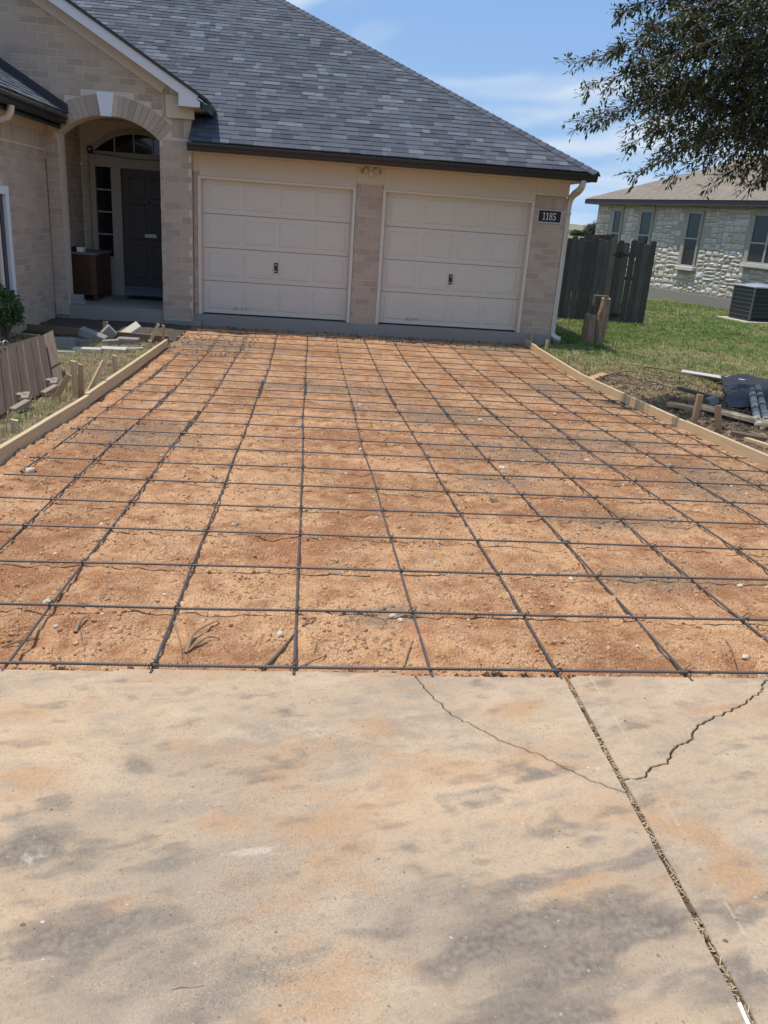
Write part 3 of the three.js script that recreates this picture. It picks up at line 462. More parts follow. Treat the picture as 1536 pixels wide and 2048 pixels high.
gutter(house, V(6.108, 2.451, 0.43), V(0, 0, -1), EX, 11.8);
gutter(house, V(0.085, 2.985, 0.60), V(0, 0, -1), EX, 0.86);
gutter(house, V(-2.05, 2.685, 0.30), V(0, 0, 1), EX, 2.95);
part(house, 'fascia', join([bx(-0.12, 6.108, 2.456, 2.57, 0.405, 0.43), bx(6.083, 6.108, 2.456, 2.57, -11.3, 0.405), bx(-2.075, -2.05, 2.62, 2.8, 0.26, 3.24)]), M.flashing);
part(house, 'wing_frieze', join([bbx(-2.33, -2.285, 2.562, 2.72, 0.26, 3.1), bx(-2.3, -2.05, 2.665, 2.68, 0.26, 3.22)]), M.tan);
part(house, 'wing_flashing', (() => { const a = -1.93, b = -4.4; return slabFrom(V(b, wingTop(b) + 0.0, 0.285), V(a, wingTop(a) + 0.0, 0.285), V(a, wingTop(a) + 0.115, 0.285), V(b, wingTop(b) + 0.15, 0.285), 0.03); })(), M.flashing);
// downspouts
{
  const m = std({ color: rgb(0.60, 0.535, 0.44), roughness: 0.45 }), path = [V(6.02, 2.46, 0.48), V(6.02, 2.40, 0.48), V(6.01, 2.33, 0.41), V(5.99, 2.24, 0.13), V(5.975, 2.15, 0.05), V(5.975, 1.6, 0.05), V(5.975, 0.8, 0.05), V(5.975, 0.1, 0.05), V(5.985, -0.02, 0.06), V(6.04, -0.07, 0.12), V(6.10, -0.085, 0.16)];
  const g = new THREE.ExtrudeGeometry(new THREE.Shape([[-0.036, -0.046], [0.036, -0.046], [0.04, -0.04], [0.04, 0.04], [0.036, 0.046], [-0.036, 0.046], [-0.04, 0.04], [-0.04, -0.04]].map(([x, y]) => new THREE.Vector2(x, y))), { steps: 90, extrudePath: new THREE.CatmullRomCurve3(path, false, 'centripetal'), bevelEnabled: false });
  const ds = part(house, 'downspout', metric(g), m);
  for (const y of [1.95, 0.35]) part(ds, 'strap', bbx(5.93, 6.02, y, y + 0.025, 0.0, 0.1), m);
  const e = part(house, 'downspout', tube([V(-1.98, 2.69, 2.66), V(-1.99, 2.62, 2.66), V(-2.05, 2.54, 2.66), V(-2.2, 2.50, 2.66), V(-2.26, 2.40, 2.66), V(-2.27, 2.2, 2.66), V(-2.27, -0.1, 2.66)], 0.045, 40, 10), m);
}
// roofs
const granule = rep(T.shingle, 9);
const shTones = [[0.074, 0.083, 0.101], [0.060, 0.068, 0.084], [0.086, 0.095, 0.114], [0.094, 0.100, 0.117], [0.050, 0.057, 0.071], [0.138, 0.150, 0.170], [0.112, 0.123, 0.143]];
const shPick = () => { const r = R0(); return r < 0.27 ? 0 : r < 0.45 ? 1 : r < 0.63 ? 2 : r < 0.75 ? 3 : r < 0.86 ? 4 : r < 0.935 ? 6 : 5; };
const shMats = shTones.map((c) => std({ color: rgb(...c), bumpMap: granule, bumpScale: 0.0025, roughness: 0.95 }));
function tabGeo(w, e, th) { const pos = [], q = (a, b, c, d) => pos.push(...a, ...b, ...c, ...a, ...c, ...d), z1 = th, z0 = 0.001; q([0, 0, z1], [w, 0, z1], [w, e, z0], [0, e, z0]); q([0, 0, -0.004], [w, 0, -0.004], [w, 0, z1], [0, 0, z1]); pos.push(0, 0, -0.004, 0, 0, z1, 0, e, z0, w, 0, -0.004, w, e, z0, w, 0, z1); return flatGeo(pos); }
const tabs = [];
const SC = 1 / Math.hypot(1, PITCHR), SS = PITCHR * SC, EXPO = 0.142;
const EAVE = V(0, 2.585, 0.555), HIPX = 6.2;
const roofDeck = part(house, 'roof', (() => { const p = [], t = 6.1, y1 = EAVE.y + PITCHR * t, zb = EAVE.z - 2 * t, q = (...v) => { for (const i of [0, 1, 2, 0, 2, 3]) p.push(...v[i]); };
  const Y = (u) => EAVE.y + PITCHR * u, f = [[-0.13, Y(0), EAVE.z], [HIPX, Y(0), EAVE.z], [HIPX - t, y1, EAVE.z - t], [-5.2, y1, EAVE.z - t], [0.12, Y(0.8), EAVE.z - 0.8], [-0.13, Y(0.8), EAVE.z - 0.8]]; for (const [i, j, k] of [[0, 1, 4], [1, 2, 4], [2, 3, 4], [0, 4, 5]]) p.push(...f[i], ...f[j], ...f[k]); p.push(HIPX, EAVE.y, EAVE.z, HIPX, EAVE.y, zb, HIPX - t, y1, EAVE.z - t); q([HIPX, EAVE.y, zb], [-9, EAVE.y, zb], [-9, y1, EAVE.z - t], [HIPX - t, y1, EAVE.z - t]); return flatGeo(p); })(), shMats[1]);
const mainM = basis(EAVE, EX, V(0, SS, -SC), V(0, SC, SS));
for (let k = 0; k < 50; k++) {
  const s = k * EXPO, t = s * SC, tu = (s + EXPO) * SC, x1 = HIPX - (t + tu) / 2, yv = EAVE.y + PITCHR * tu; if (t > 6.0) break;
  let x0 = tu < 0.8 ? -0.12 : 0.15 - (yv - 3.04) / PITCHR - 0.2; x0 = Math.max(x0, -4.5);
  let x = x0 - R0() * 0.2;
  while (x < x1) { const w = rr(0.09, 0.34), a = Math.max(x, x0), b = Math.min(x + w, x1); x += w; if (b - a < 0.02) continue; tabs.push({ M: mainM, u: a, v: s, w: b - a - 0.003, th: R0() < 0.5 ? 0.008 : 0.0125, tone: shPick(), e: EXPO + 0.02 }); }
}
const wingRoof = part(house, 'wing_roof', slabFrom(V(-1.93, wingTop(-1.93) - 0.004, 3.3), V(-1.93, wingTop(-1.93) - 0.004, 0.26), V(-5, wingTop(-5) - 0.004, 0.26), V(-5, wingTop(-5) - 0.004, 3.3), 0.02), shMats[1]);
const wingM = basis(V(-1.92, wingTop(-1.92) - 0.002, 3.28), V(0, 0, -1), V(-SC, SS, 0), V(SS, SC, 0));
for (let k = 0; k < 24; k++) { let x = -R0() * 0.2; while (x < 3.0) { const w = rr(0.09, 0.34), a = Math.max(x, 0), b = Math.min(x + w, 3.0); x += w; if (b - a > 0.02) tabs.push({ M: wingM, wing: true, u: a, v: k * EXPO, w: b - a - 0.003, th: R0() < 0.5 ? 0.008 : 0.0125, tone: shPick(), e: EXPO + 0.02 }); } }
const gableRoof = part(house, 'gable_roof', (() => { const p = [], q = (...v) => { for (const i of [0, 1, 2, 0, 2, 3]) p.push(...v[i]); }; const xr = 0.16, yr = rakeTop(xr) - 0.004, ya = rakeTop(-3.6) - 0.004; q([xr, yr, 0.575], [xr, yr, -0.3], [-3.6, ya, -4.3], [-3.6, ya, 0.575]); q([-7.4, yr, 0.575], [-3.6, ya, 0.575], [-3.6, ya, -4.3], [-7.4, yr, -0.3]); return flatGeo(p); })(), shMats[1]);
// the tabs and bricks that show largest are meshes of their own, the rest of each is one part
const center = (m, u, v) => V(u, v, 0).applyMatrix4(m);
const sizeSeen = (m, u, v, area) => { const p = center(m, u, v), [x, y, z] = project(p); if (x < -20 || x > 1556 || y < -20 || z > 1) return 0; const n = V(0, 0, 1).transformDirection(m), d = CAM.clone().sub(p); const c = n.dot(d) / d.length(); return c <= 0 ? 0 : area * c / d.lengthSq(); };
{
  for (const t of tabs) t.score = sizeSeen(t.M, t.u + t.w / 2, t.v + 0.07, t.w * EXPO);
  tabs.sort((a, b) => b.score - a.score);
  const cache = {}, rest = [];
  tabs.forEach((t, i) => {
    if (i < 300) { const wq = Math.max(0.03, Math.round(t.w / 0.03) * 0.03), key = wq.toFixed(2) + t.th; const g = cache[key] ??= tabGeo(wq, EXPO + 0.02, t.th); const m = part(t.wing ? wingRoof : roofDeck, 'shingle', g, shMats[t.tone]); m.applyMatrix4(t.M.clone().multiply(new THREE.Matrix4().makeTranslation(t.u, t.v, 0)).multiply(new THREE.Matrix4().makeScale(t.w / wq, 1, 1))); }
    else rest.push(paint(tabGeo(t.w, t.e, t.th).applyMatrix4(t.M.clone().multiply(new THREE.Matrix4().makeTranslation(t.u, t.v, 0))), shTones[t.tone]));
  });
  part(house, 'shingle_courses', join(rest), std({ vertexColors: true, bumpMap: granule, bumpScale: 0.0025, roughness: 0.95 }), 'stuff');
  const hip = V(-1, PITCHR, -1).normalize(), f1 = V(-1, -PITCHR, 1).normalize(), f2 = V(1, -PITCHR, -1).normalize(); // down each side of the hip
  const d1 = V(-1, 0, 0).addScaledVector(hip, -V(-1, 0, 0).dot(hip)).normalize(), d2 = V(0, 0, -1).addScaledVector(hip, -V(0, 0, -1).dot(hip)).normalize();
  const start = V(HIPX, EAVE.y, EAVE.z), L = 0.2, wd = 0.125;
  const capGeo = (() => { const up = V(0, 1, 0), p = [], P = (a, side, lift) => { const b = hip.clone().multiplyScalar(a).addScaledVector(up, lift); if (side) b.addScaledVector(side, wd); return [b.x, b.y, b.z]; }, q = (a, b, c, d) => p.push(...a, ...b, ...c, ...a, ...c, ...d);
    for (const [s, o] of [[d1, 1], [d2, -1]]) { q(P(0, null, 0.034), P(0, s, 0.022), P(L, s, 0.012), P(L, null, 0.020)); q(P(0, null, 0.034), P(0, null, 0.008), P(0, s, 0.0), P(0, s, 0.022)); q(P(0, s, 0.022), P(0, s, 0.0), P(L, s, 0.0), P(L, s, 0.012)); } return flatGeo(p); })();
  for (let i = 0; i < 60; i++) { const m = part(roofDeck, 'hip_cap', capGeo, shMats[[0, 2, 1, 3][i % 4]]); m.position.copy(start).addScaledVector(hip, -0.03 + i * 0.148); }
}
{
  for (const b of pieces) { const c = b.poly.reduce((a, p) => [a[0] + p[0] / 4, a[1] + p[1] / 4], [0, 0]); b.c = c; const w = b.poly[1][0] - b.poly[0][0], h = b.poly[2][1] - b.poly[1][1]; b.score = sizeSeen(b.wall.matrixWorld, c[0], c[1], Math.abs(w * h)); }
  pieces.sort((a, b) => b.score - a.score);
  const rest = [];
  pieces.forEach((b, i) => {
    if (i < 300) { const m = part(b.wall, 'brick', prism(b.poly.map(([x, y]) => [x - b.c[0], y - b.c[1]]), b.d, 0.004), brickMats[b.tone]); m.position.set(b.c[0], b.c[1], 0.0005); }
    else rest.push(paint(prism(b.poly, b.d, 0.004, 0.0005).applyMatrix4(b.wall.matrixWorld), brickTones[b.tone]));
  });
  part(house, 'brick_courses', join(rest), std({ vertexColors: true, bumpMap: rep(T.grain, 5), bumpScale: 0.003, roughness: 0.95 }), 'stuff');
}
// flood light over the middle pier
{
  const f = part(house, 'flood_light', new THREE.CylinderGeometry(0.055, 0.055, 0.03, 18).rotateX(Math.PI / 2).translate(2.665, 2.385, 0.13), M.cream);
  part(f, 'sensor', new THREE.SphereGeometry(0.035, 12, 10).scale(1, 1.2, 1).translate(2.665, 2.335, 0.175), M.cream);
  for (const s of [-1, 1]) { const l = part(f, 'lamp_head', new THREE.LatheGeometry([[0.02, 0], [0.03, 0.03], [0.055, 0.1], [0.058, 0.12], [0.052, 0.12], [0.04, 0.06]].map(([x, y]) => new THREE.Vector2(x, y)), 16), M.tan); l.position.set(2.665 + s * 0.045, 2.375, 0.15); l.rotation.set(1.35, 0, -s * 0.9); }
}
{ // house number
  const a = onZ(1078, 420, 0.12), b = onZ(1119, 446, 0.12), w = 0.375, h = 0.175, cx = 5.655, cy = 1.9;
  const p = thing('house_number_plaque', 'black house number plaque with silver border reading 1185 on brick pier', 'plaque', [cx, cy, 0.104]);
  part(p, 'plate', bb(w, h, 0.012, 0.004), M.black);
  const sv = std({ color: rgb(0.62, 0.62, 0.62), metalness: 0.3, roughness: 0.4 });
  part(p, 'border', join([bbx(-w / 2 - 0.014, w / 2 + 0.014, h / 2, h / 2 + 0.016, -0.005, 0.011), bbx(-w / 2 - 0.014, w / 2 + 0.014, -h / 2 - 0.016, -h / 2, -0.005, 0.011), bbx(-w / 2 - 0.016, -w / 2, -h / 2, h / 2, -0.005, 0.011), bbx(w / 2, w / 2 + 0.016, -h / 2, h / 2, -0.005, 0.011)]), sv);
  const font = await new FontLoader().loadAsync('fonts/droid/droid_serif_regular.typeface.json');
  let x = -0.118; for (const ch of '1185') { const g = new TextGeometry(ch, { font, size: 0.105, depth: 0.006, curveSegments: 6 }); g.computeBoundingBox(); const bw = g.boundingBox.max.x - g.boundingBox.min.x, k = ch === '1' ? 0.72 : 0.74; g.translate(-g.boundingBox.min.x, 0, 0); g.scale(k, 1.08, 1); const m = part(p, 'numeral', metric(g), std({ color: rgb(0.78, 0.78, 0.78), roughness: 0.4 })); m.position.set(x, -0.056, 0.0055); x += bw * k + 0.013; }
}

// ---------------------------------------------------------------- reinforcing bars over the clay
{
  const mat = thing('rebar_mat', 'grid of dark ribbed reinforcing bars tied over the orange clay', 'rebar');
  const BR = 0.0053, RS = 0.47, Z0 = 11.775;
  const barY = (x, z) => gy(z) + 0.023 + 0.02 * (1 - sst(1, 4, z));
  const ribbed = (pts, seg) => { // bar with raised ribs, for the two nearest bars
    const c = new THREE.CatmullRomCurve3(pts, false, 'centripetal'), L = c.getLength(), N = Math.round(L / 0.0036), g = new THREE.TubeGeometry(c, N, BR, 7, false), p = g.attributes.position; const q = V(0, 0, 0);
    for (let k = 0; k <= N; k++) { const o = c.getPointAt(k / N); for (let j = 0; j <= 7; j++) { const i = k * 8 + j, rib = (k % 3) === 0 ? 1.22 : 0.94; p.setXYZ(i, lerp(o.x, p.getX(i), rib), lerp(o.y, p.getY(i), rib), lerp(o.z, p.getZ(i), rib)); } }
    g.computeVertexNormals(); return g;
  };
  const xsL = [0.05, 0.40, 0.805, 1.268, 1.732, 2.196, 2.645, 3.11, 3.58, 4.04, 4.5, 4.95, 5.27];
  const longs = [];
  xsL.forEach((x, i) => {
    const z1 = i === 0 ? 9.3 : i === 1 ? 11.75 : i === 12 ? 8.6 : Z0 + 0.045, z0 = i === 0 ? 3.0 : i === 12 ? 1.2 : 0.72;
    const wob = (z) => x + 0.022 * n3(z * 0.33, i * 7.7) * sst(0, 3, z1 - z) + 0.007 * n3(z * 1.1, i * 3.3);
    longs.push(wob);
    const mid = rr(4.6, 7.6), lap = rr(0.35, 0.6);
    const run = (a, b, dx) => { const pts = [], n = Math.ceil((b - a) / 0.3); for (let k = 0; k <= n; k++) { const z = lerp(a, b, k / n); pts.push(V(wob(z) + dx, barY(x, z) - 0.009 + 0.003 * n3(z * 2, i), z)); } return pts; };
    part(mat, 'lengthwise_bar', tube(run(mid - lap, z1, 0), BR, Math.ceil((z1 - mid) * 5) + 6, 6), M.rebar);
    part(mat, 'lengthwise_bar', tube(run(z0, mid + lap, 0.016), BR, Math.ceil((mid - z0) * 5) + 6, 6), M.rebar);
  });
  const tieGeo = join([new THREE.TorusGeometry(0.0145, 0.0016, 4, 10).rotateY(Math.PI / 4), new THREE.CylinderGeometry(0.0015, 0.0015, 0.035, 4).rotateZ(0.7).translate(0.012, 0.018, 0.004), new THREE.CylinderGeometry(0.0015, 0.0015, 0.03, 4).rotateX(0.8).translate(-0.004, 0.017, 0.01)]);
  let ties = 0;
  for (let k = 0; k < 24; k++) {
    const z = Z0 - k * RS, tilt = rr(-0.01, 0.01), a = k === 0 ? -0.02 : -0.08 + rr(0.02, 0.22), b = k === 0 ? 5.33 : 5.36 - rr(0, 0.12);
    const zz = (x) => z + tilt * (x - 2.6) * 0.5 + 0.006 * n3(x * 0.9, k * 5.1) + (k === 23 ? 0 : 0);
    const pts = []; for (let i = 0; i <= 16; i++) { const x = lerp(a, b, i / 16); pts.push(V(x, barY(x, z) + 0.003 + 0.003 * n3(x * 1.7, k * 2.3), zz(x))); }
    part(mat, 'crosswise_bar', k < 2 ? ribbed(pts) : tube(pts, BR, 40, 6), M.rebar);
    longs.forEach((w, i) => { const x = w(z); if (x < a || x > b || ties > 285 || (i === 0 && (z > 9.2 || z < 3)) || (i === 12 && (z > 8.5)) || R0() < 0.12) return; ties++; const t = part(mat, 'wire_tie', tieGeo, M.wire); t.position.set(x, barY(x, z) - 0.002, zz(x)); t.rotation.y = rr(0, 3); });
  }
  for (let i = 0; i < 9; i++) { const x = 0.4 + i * 0.55, z = i % 2 ? 1.2 : 0.95; const c = part(mat, 'bar_chair', join([bbx(-0.004, 0.004, -0.06, 0.03, -0.004, 0.004, 0.001), bbx(-0.02, 0.02, -0.065, -0.058, -0.02, 0.02, 0.001), bbx(-0.012, 0.012, 0.026, 0.034, -0.004, 0.004, 0.001)]), M.wire); c.position.set(x, barY(x, z), z); }
}

// ---------------------------------------------------------------- wooden forms, stakes and braces
function plank(name, label, category, a, b, h, t, mat, group, side = 1) { // a board on edge between two ground points; its face stands on the line
  const L = Math.hypot(b.x - a.x, b.z - a.z), g = bb(L, h, t, 0.003); const d = b.clone().sub(a).normalize(), up = V(0, 1, 0), w = d.clone().cross(up).normalize(), u2 = w.clone().cross(d).normalize();
  const m = solo(name, label, category, g, mat, [0, 0, 0], group); m.applyMatrix4(basis(a.clone().add(b).multiplyScalar(0.5).addScaledVector(u2, h / 2).addScaledVector(w, side * t / 2), d, u2, w)); return m;
}
{
  const FH = 0.102, FT = 0.038;
  const seg = (name, label, x0, z0, x1, z1, side, dy = 0) => plank(name, label, 'form board', V(x0, gy(z0) - 0.012 + dy, z0), V(x1, gy(z1) - 0.012 + dy, z1), FH, FT, M.pine, 'pine form boards around the clay', side);
  seg('form_board', 'pine form board on the entry side of the clay, ending beside the crossed stakes', XL - 0.002, 6.86, XL - 0.02, 2.5, -1, 0.014);
  seg('form_board', 'pine form board on the entry side of the clay, running out to the street', XL, 11.6, XL, 6.85, -1);
  seg('form_board', 'short pine form board meeting the foot of the house number pier', 5.5, 0.22, 5.475, 1.05, 1, 0.01);
  seg('form_board', 'pine form board beside the lawn in front of the split stump', 5.472, 0.98, XR - 0.005, 3.55, 1);
  seg('form_board', 'pine form board with leaf shadows below the mound of roots', XR - 0.005, 3.55, XR + 0.012, 6.72, 1);
  seg('form_board', 'pine form board running from the braced stake towards the street', XR + 0.012, 6.72, XR, 10.9, 1, 0.006);
  plank('form_board', 'dirty form board behind the scattered pavers below the porch', 'form board', V(-2.25, gy(1.9) - 0.01, 1.88), V(-0.2, gy(2.2) - 0.01, 2.28), 0.125, 0.036, std({ map: rep(T.brownWood, 1 / 1.2, 1 / 0.4), color: rgb(1.7, 1.6, 1.5) }), 'pine form boards around the clay', -1);
  const stake = (label, x, z, top, lean = 0, leanZ = 0, turn = 0, mat = M.pine, w = 0.042) => { const h = top + 0.12, g = new RoundedBoxGeometry(h, w, 0.036, 1, 0.004), p = g.attributes.position; for (let i = 0; i < p.count; i++) if (p.getX(i) > h / 2 - 0.012) p.setX(i, p.getX(i) - 0.004 + 0.008 * (p.getY(i) > 0 ? 1 : 0)); metric(g); g.rotateZ(Math.PI / 2); g.translate(0, h / 2 - 0.12, 0); const m = solo('wooden_stake', label, 'stake', g, mat, [x, lawnY(x, z) + 0.0, z], 'wooden stakes holding the forms'); m.rotation.set(leanZ, turn, lean); return m; };
  const SL = 'short square wooden stake driven behind the form board beside the lawn';
  for (const [x, z, t] of [[5.60, 0.12, 0.20], [5.60, 1.10, 0.22], [5.555, 2.45, 0.19]]) stake(SL, x, z, t, rr(-0.06, 0.06), rr(-0.04, 0.04), 0.2);
  stake('stub of a wooden stake by the mound of roots, with sunlit top', 5.53, 3.95, 0.13, 0.03, 0, 0.1, M.pineDark);
  stake('shaded wooden stake behind the board with leaf shadows', 5.52, 5.35, 0.14, 0.02, 0, 0, M.pineDark);
  stake('tall fresh wooden stake held by a leaning brace near the long planks', 5.545, 6.62, 0.34, -0.03, 0, 0.15, M.pineDark, 0.06);
  const br = solo('wooden_brace', 'short pine brace leaning on the tall stake near the long planks', 'brace', bb(0.36, 0.06, 0.038, 0.004), M.pineDark, [5.70, gy(6.75) + 0.10, 6.80]); br.rotation.set(0.1, -0.5, 0.85 + Math.PI / 2 - 0.6);
  stake('upright wooden stake crossed by another at the end of the form board', -0.27, 2.28, 0.27, -0.03, 0.04, 0.2, M.pineDark);
  const cr = stake('leaning wooden stake crossing the upright one at the board end', -0.47, 2.33, 0.34, -0.45, 0, 0.1); cr.position.y -= 0.02;
  stake('small wooden stake end showing above the dirty form board', -1.16, 1.83, 0.21, 0, 0, 0.1, M.pineDark, 0.07);
  stake('thin wooden stake standing in dry grass beside the cream slabs', -0.32, 3.0, 0.15, 0.02, 0, 0, M.pine, 0.04);
  stake('lone wooden stake in dry grass midway along the form board', -0.34, 5.0, 0.21, 0.0, 0, 0, M.pine, 0.045);
  const tx = -0.35, tz = 6.55;
  stake('tall wooden stake with two braces beside the old brown panel', tx, tz, 0.34, 0.02, 0, 0.1, M.pine, 0.05);
  stake('second tall wooden stake doubled up beside the old brown panel', tx + 0.042, tz - 0.03, 0.31, -0.02, 0, 0.15, M.pineDark, 0.045);
  const b1 = solo('wooden_brace', 'wooden brace leaning out past the doubled tall stakes', 'brace', bb(0.36, 0.045, 0.036, 0.004), M.pine, [-0.26, gy(6.2) + 0.14, 6.15]); b1.rotation.set(0, 0.6, 1.05);
  const b2 = solo('wooden_brace', 'wooden brace propped on the ground below the doubled stakes', 'brace', bb(0.34, 0.05, 0.036, 0.004), M.pineDark, [-0.44, gy(6.65) + 0.10, 6.72]); b2.rotation.set(0, 0.1, 1.02);
  stake('stake stub in the dry grass below the brown panel', -0.36, 8.15, 0.10, 0, 0, 0.1, M.pine, 0.055);
}

// ---------------------------------------------------------------- left side: pavers, brown panel, bush, things on the porch
{
  const pv = std({ color: rgb(0.55, 0.50, 0.41), bumpMap: rep(T.grain, 4), bumpScale: 0.006 }), pd = std({ color: rgb(0.30, 0.265, 0.225), bumpMap: rep(T.grain, 4), bumpScale: 0.008 });
  const paver = (label, u, v, L, H, W, rot, mat = pv, dz = 0) => { const p = onG(u, v), g = new RoundedBoxGeometry(L, H, W, 2, 0.012), q = g.attributes.position; for (let i = 0; i < q.count; i++) { const k = 0.006 * n3(q.getX(i) * 14 + u, q.getY(i) * 14, q.getZ(i) * 14); q.setXYZ(i, q.getX(i) + k, q.getY(i) + k, q.getZ(i) + k); } g.computeVertexNormals(); const m = solo('edging_block', label, 'block', metric(g), mat, [p.x, p.y + H / 2 - 0.005 + dz, p.z], 'edging blocks scattered by the porch'); m.rotation.set(rot[0], rot[1], rot[2]); return m; };
  paver('cream edging block lying flat in dry grass nearest the brown panel', 175, 704, 0.34, 0.06, 0.13, [0, 0.12, 0]);
  paver('pointed cream slab lying flat beside the form board', 228, 703, 0.34, 0.055, 0.16, [0.05, -0.05, 0.02]);
  paver('thin cream strip of stone lying between slab and stake', 266, 699, 0.27, 0.03, 0.06, [0, 0.25, 0.05]);
  paver('grey edging block standing on edge beside the brown panel', 128, 693, 0.30, 0.12, 0.08, [0, 0.0, 0.0], pd);
  paver('low mossy edging block half sunk in the grass', 163, 685, 0.32, 0.05, 0.12, [0, -0.05, 0], pd);
  paver('brown edging block tilted against the dirty form board', 187, 685, 0.36, 0.10, 0.14, [0.15, -0.1, -0.32], pd, 0.05);
  paver('edging block standing on its corner against the form board', 217, 682, 0.18, 0.16, 0.13, [0.1, 0.3, 0.75], pd, 0.03);
  paver('curved dark edging block under the one on its corner', 222, 690, 0.22, 0.075, 0.12, [0, 0.2, 0.08], pd);
  paver('flat topped edging block with grass growing against it', 257, 688, 0.29, 0.09, 0.14, [0, -0.04, 0], pd);
  paver('white stained edging block leaning like a roof on the form board', 262, 676, 0.30, 0.05, 0.22, [0.2, 0.5, 0.5], pv, 0.09);
  const sc1 = paver('thin pale lath lying between dirty form board and brown panel', 50, 676, 0.42, 0.02, 0.05, [0, -0.15, 0], M.pine, 0.05);
  paver('grey flat stone half hidden behind the cream edging block', 130, 705, 0.26, 0.03, 0.18, [0, 0.1, 0], pd);

  // old brown panel propped on its edge
  const B = (u, v) => onG(u, v, 0.02), bl = V(-0.63, gy(7.75) + 0.02, 7.75), br = V(-0.66, gy(6.2) + 0.02, 6.2), lean = V(-0.34, 0.385, -0.92);
  const P = (s, t, off = 0) => { const p = bl.clone().lerp(br, s).addScaledVector(lean, t * 0.98); const n = br.clone().sub(bl).cross(lean).normalize(); return p.addScaledVector(n, -off); };
  const pnl = thing('timber_panel', 'weathered brown timber panel propped on edge beside the form', 'panel', [0, 0, 0]);
  const N = 8; for (let i = 0; i < N; i++) { const a = -0.18 + i / N * 1.18, b = a + 1.16 / N, o = (i % 2) * 0.014; part(pnl, 'board', slabFrom(P(a, 0.02, -o), P(b, 0.02, -o), P(b, 0.96, -o), P(a, 0.96, -o), 0.03), M.brownWood); }
  part(pnl, 'top_rail', slabFrom(P(0.28, 0.95, 0.02), P(0.99, 0.95, 0.02), P(0.99, 1.0, 0.02), P(0.28, 1.0, 0.02), 0.12), M.brownWood);
  part(pnl, 'cross_rail', slabFrom(P(-0.18, 0.36, 0.022), P(1.0, 0.36, 0.022), P(1.0, 0.42, 0.022), P(-0.18, 0.42, 0.022), 0.03), M.brownWood);
  for (const [s, t] of [[0.42, 0.36], [0.14, 0.30]]) part(pnl, 'cleat', slabFrom(P(s, 0.05, 0.045), P(s + 0.1, 0.05, 0.045), P(s + 0.1, t, 0.045), P(s, t, 0.045), 0.03), M.brownWood);
  { const e0 = P(1.03, 0.0, 0.09), e1 = P(1.03, 1.0, 0.09), f1 = P(1.22, 1.0, -0.02), f0 = P(1.22, 0.0, -0.02); part(pnl, 'end_panel', slabFrom(e0, f0, f1, e1, 0.05), M.brownWood); const g0 = e0.clone().lerp(e1, 0.34), g1 = f0.clone().lerp(f1, 0.34); const sm = part(pnl, 'end_seam', slabFrom(g0.clone().add(V(0.006, 0.004, 0)), g1.clone().add(V(0.006, 0.004, 0)), g1.clone().add(V(0.006, 0.02, -0.02)), g0.clone().add(V(0.006, 0.02, -0.02)), 0.02), M.brownWood); }
  for (const s of [0.3, 0.86]) { const c = P(s, 0.0, 0.0); const m = part(pnl, 'hook', join([bbx(-0.16, 0.05, -0.02, 0.03, -0.03, 0.03, 0.01), bbx(-0.02, 0.12, -0.01, 0.035, -0.035, 0.03, 0.01).rotateY(0.5).translate(0.06, 0.01, -0.03), bbx(0.06, 0.11, 0.0, 0.03, -0.12, -0.01, 0.01).translate(0.02, 0.015, -0.02)]), std({ color: rgb(0.30, 0.235, 0.17), roughness: 0.85 })); m.position.copy(c).add(V(0.07, 0.035, 0)); m.rotation.set(0.1, 1.25, 0.08); }
  solo('twisted_wire', 'twisted silver wire lying on top of the brown timber panel', 'wire', (() => { const a = P(0.02, 1.0, 0), b = P(0.3, 1.0, 0), pts = []; for (let i = 0; i <= 14; i++) { const t = i / 14; pts.push(a.clone().lerp(b, t).add(V(0.012 * Math.sin(t * 22), 0.02 + 0.016 * Math.cos(t * 22), 0))); } return tube(pts, 0.007, 60, 5); })(), std({ color: rgb(0.45, 0.45, 0.45), metalness: 0.7, roughness: 0.4 }));

  // porch
  const cb = thing('wooden_cabinet', 'old reddish brown wooden cabinet on the shaded porch', 'cabinet', [-2.03, 0.03, -1.02]);
  part(cb, 'body', bbx(-0.225, 0.225, 0.1, 0.75, -0.52, 0.56, 0.006), M.cabinet); part(cb, 'top', bbx(-0.24, 0.245, 0.75, 0.785, -0.55, 0.585, 0.006), std({ color: rgb(0.20, 0.165, 0.135), roughness: 0.6 }));
  part(cb, 'front_panel', bbx(-0.20, 0.12, 0.14, 0.73, 0.56, 0.572, 0.004), std({ map: rep(T.cabinet, 3, 5), color: rgb(0.75, 0.8, 0.7) })); for (const [sx, sz] of [[-1, -1], [1, -1], [-1, 1], [1, 1]]) part(cb, 'leg', bbx(sx * 0.195 - 0.03, sx * 0.195 + 0.03, 0, 0.1, sz * 0.5 - 0.03 + 0.02, sz * 0.5 + 0.03 + 0.02), M.cabinet); part(cb, 'door_gap', bx(0.2255, 0.229, 0.14, 0.73, 0.05, 0.06), M.black);
  const bo = thing('small_box', 'small black and white box on top of the wooden cabinet', 'box', [-2.11, 0.815, -0.60]); part(bo, 'body', bb(0.19, 0.075, 0.14, 0.006).translate(0, 0.0375, 0), M.whitePaint); part(bo, 'end', bb(0.09, 0.079, 0.144, 0.006).translate(-0.055, 0.0385, 0), M.black);
  const bm = std({ color: rgb(0.33, 0.30, 0.265), bumpMap: rep(T.grain, 5), bumpScale: 0.004 });
  for (const [dx, y, l, lb] of [[0, 0, 0.27, 'lower grey block of the small stack beside the cabinet'], [-0.015, 0.076, 0.25, 'upper grey block of the small stack beside the cabinet']]) { const m = solo('loose_brick', lb, 'brick', bb(l, 0.074, 0.11, 0.006), bm, [-2.02 + dx, 0.03 + y + 0.038, 0.03], 'blocks stacked on the porch'); m.rotation.y = 0.04; }
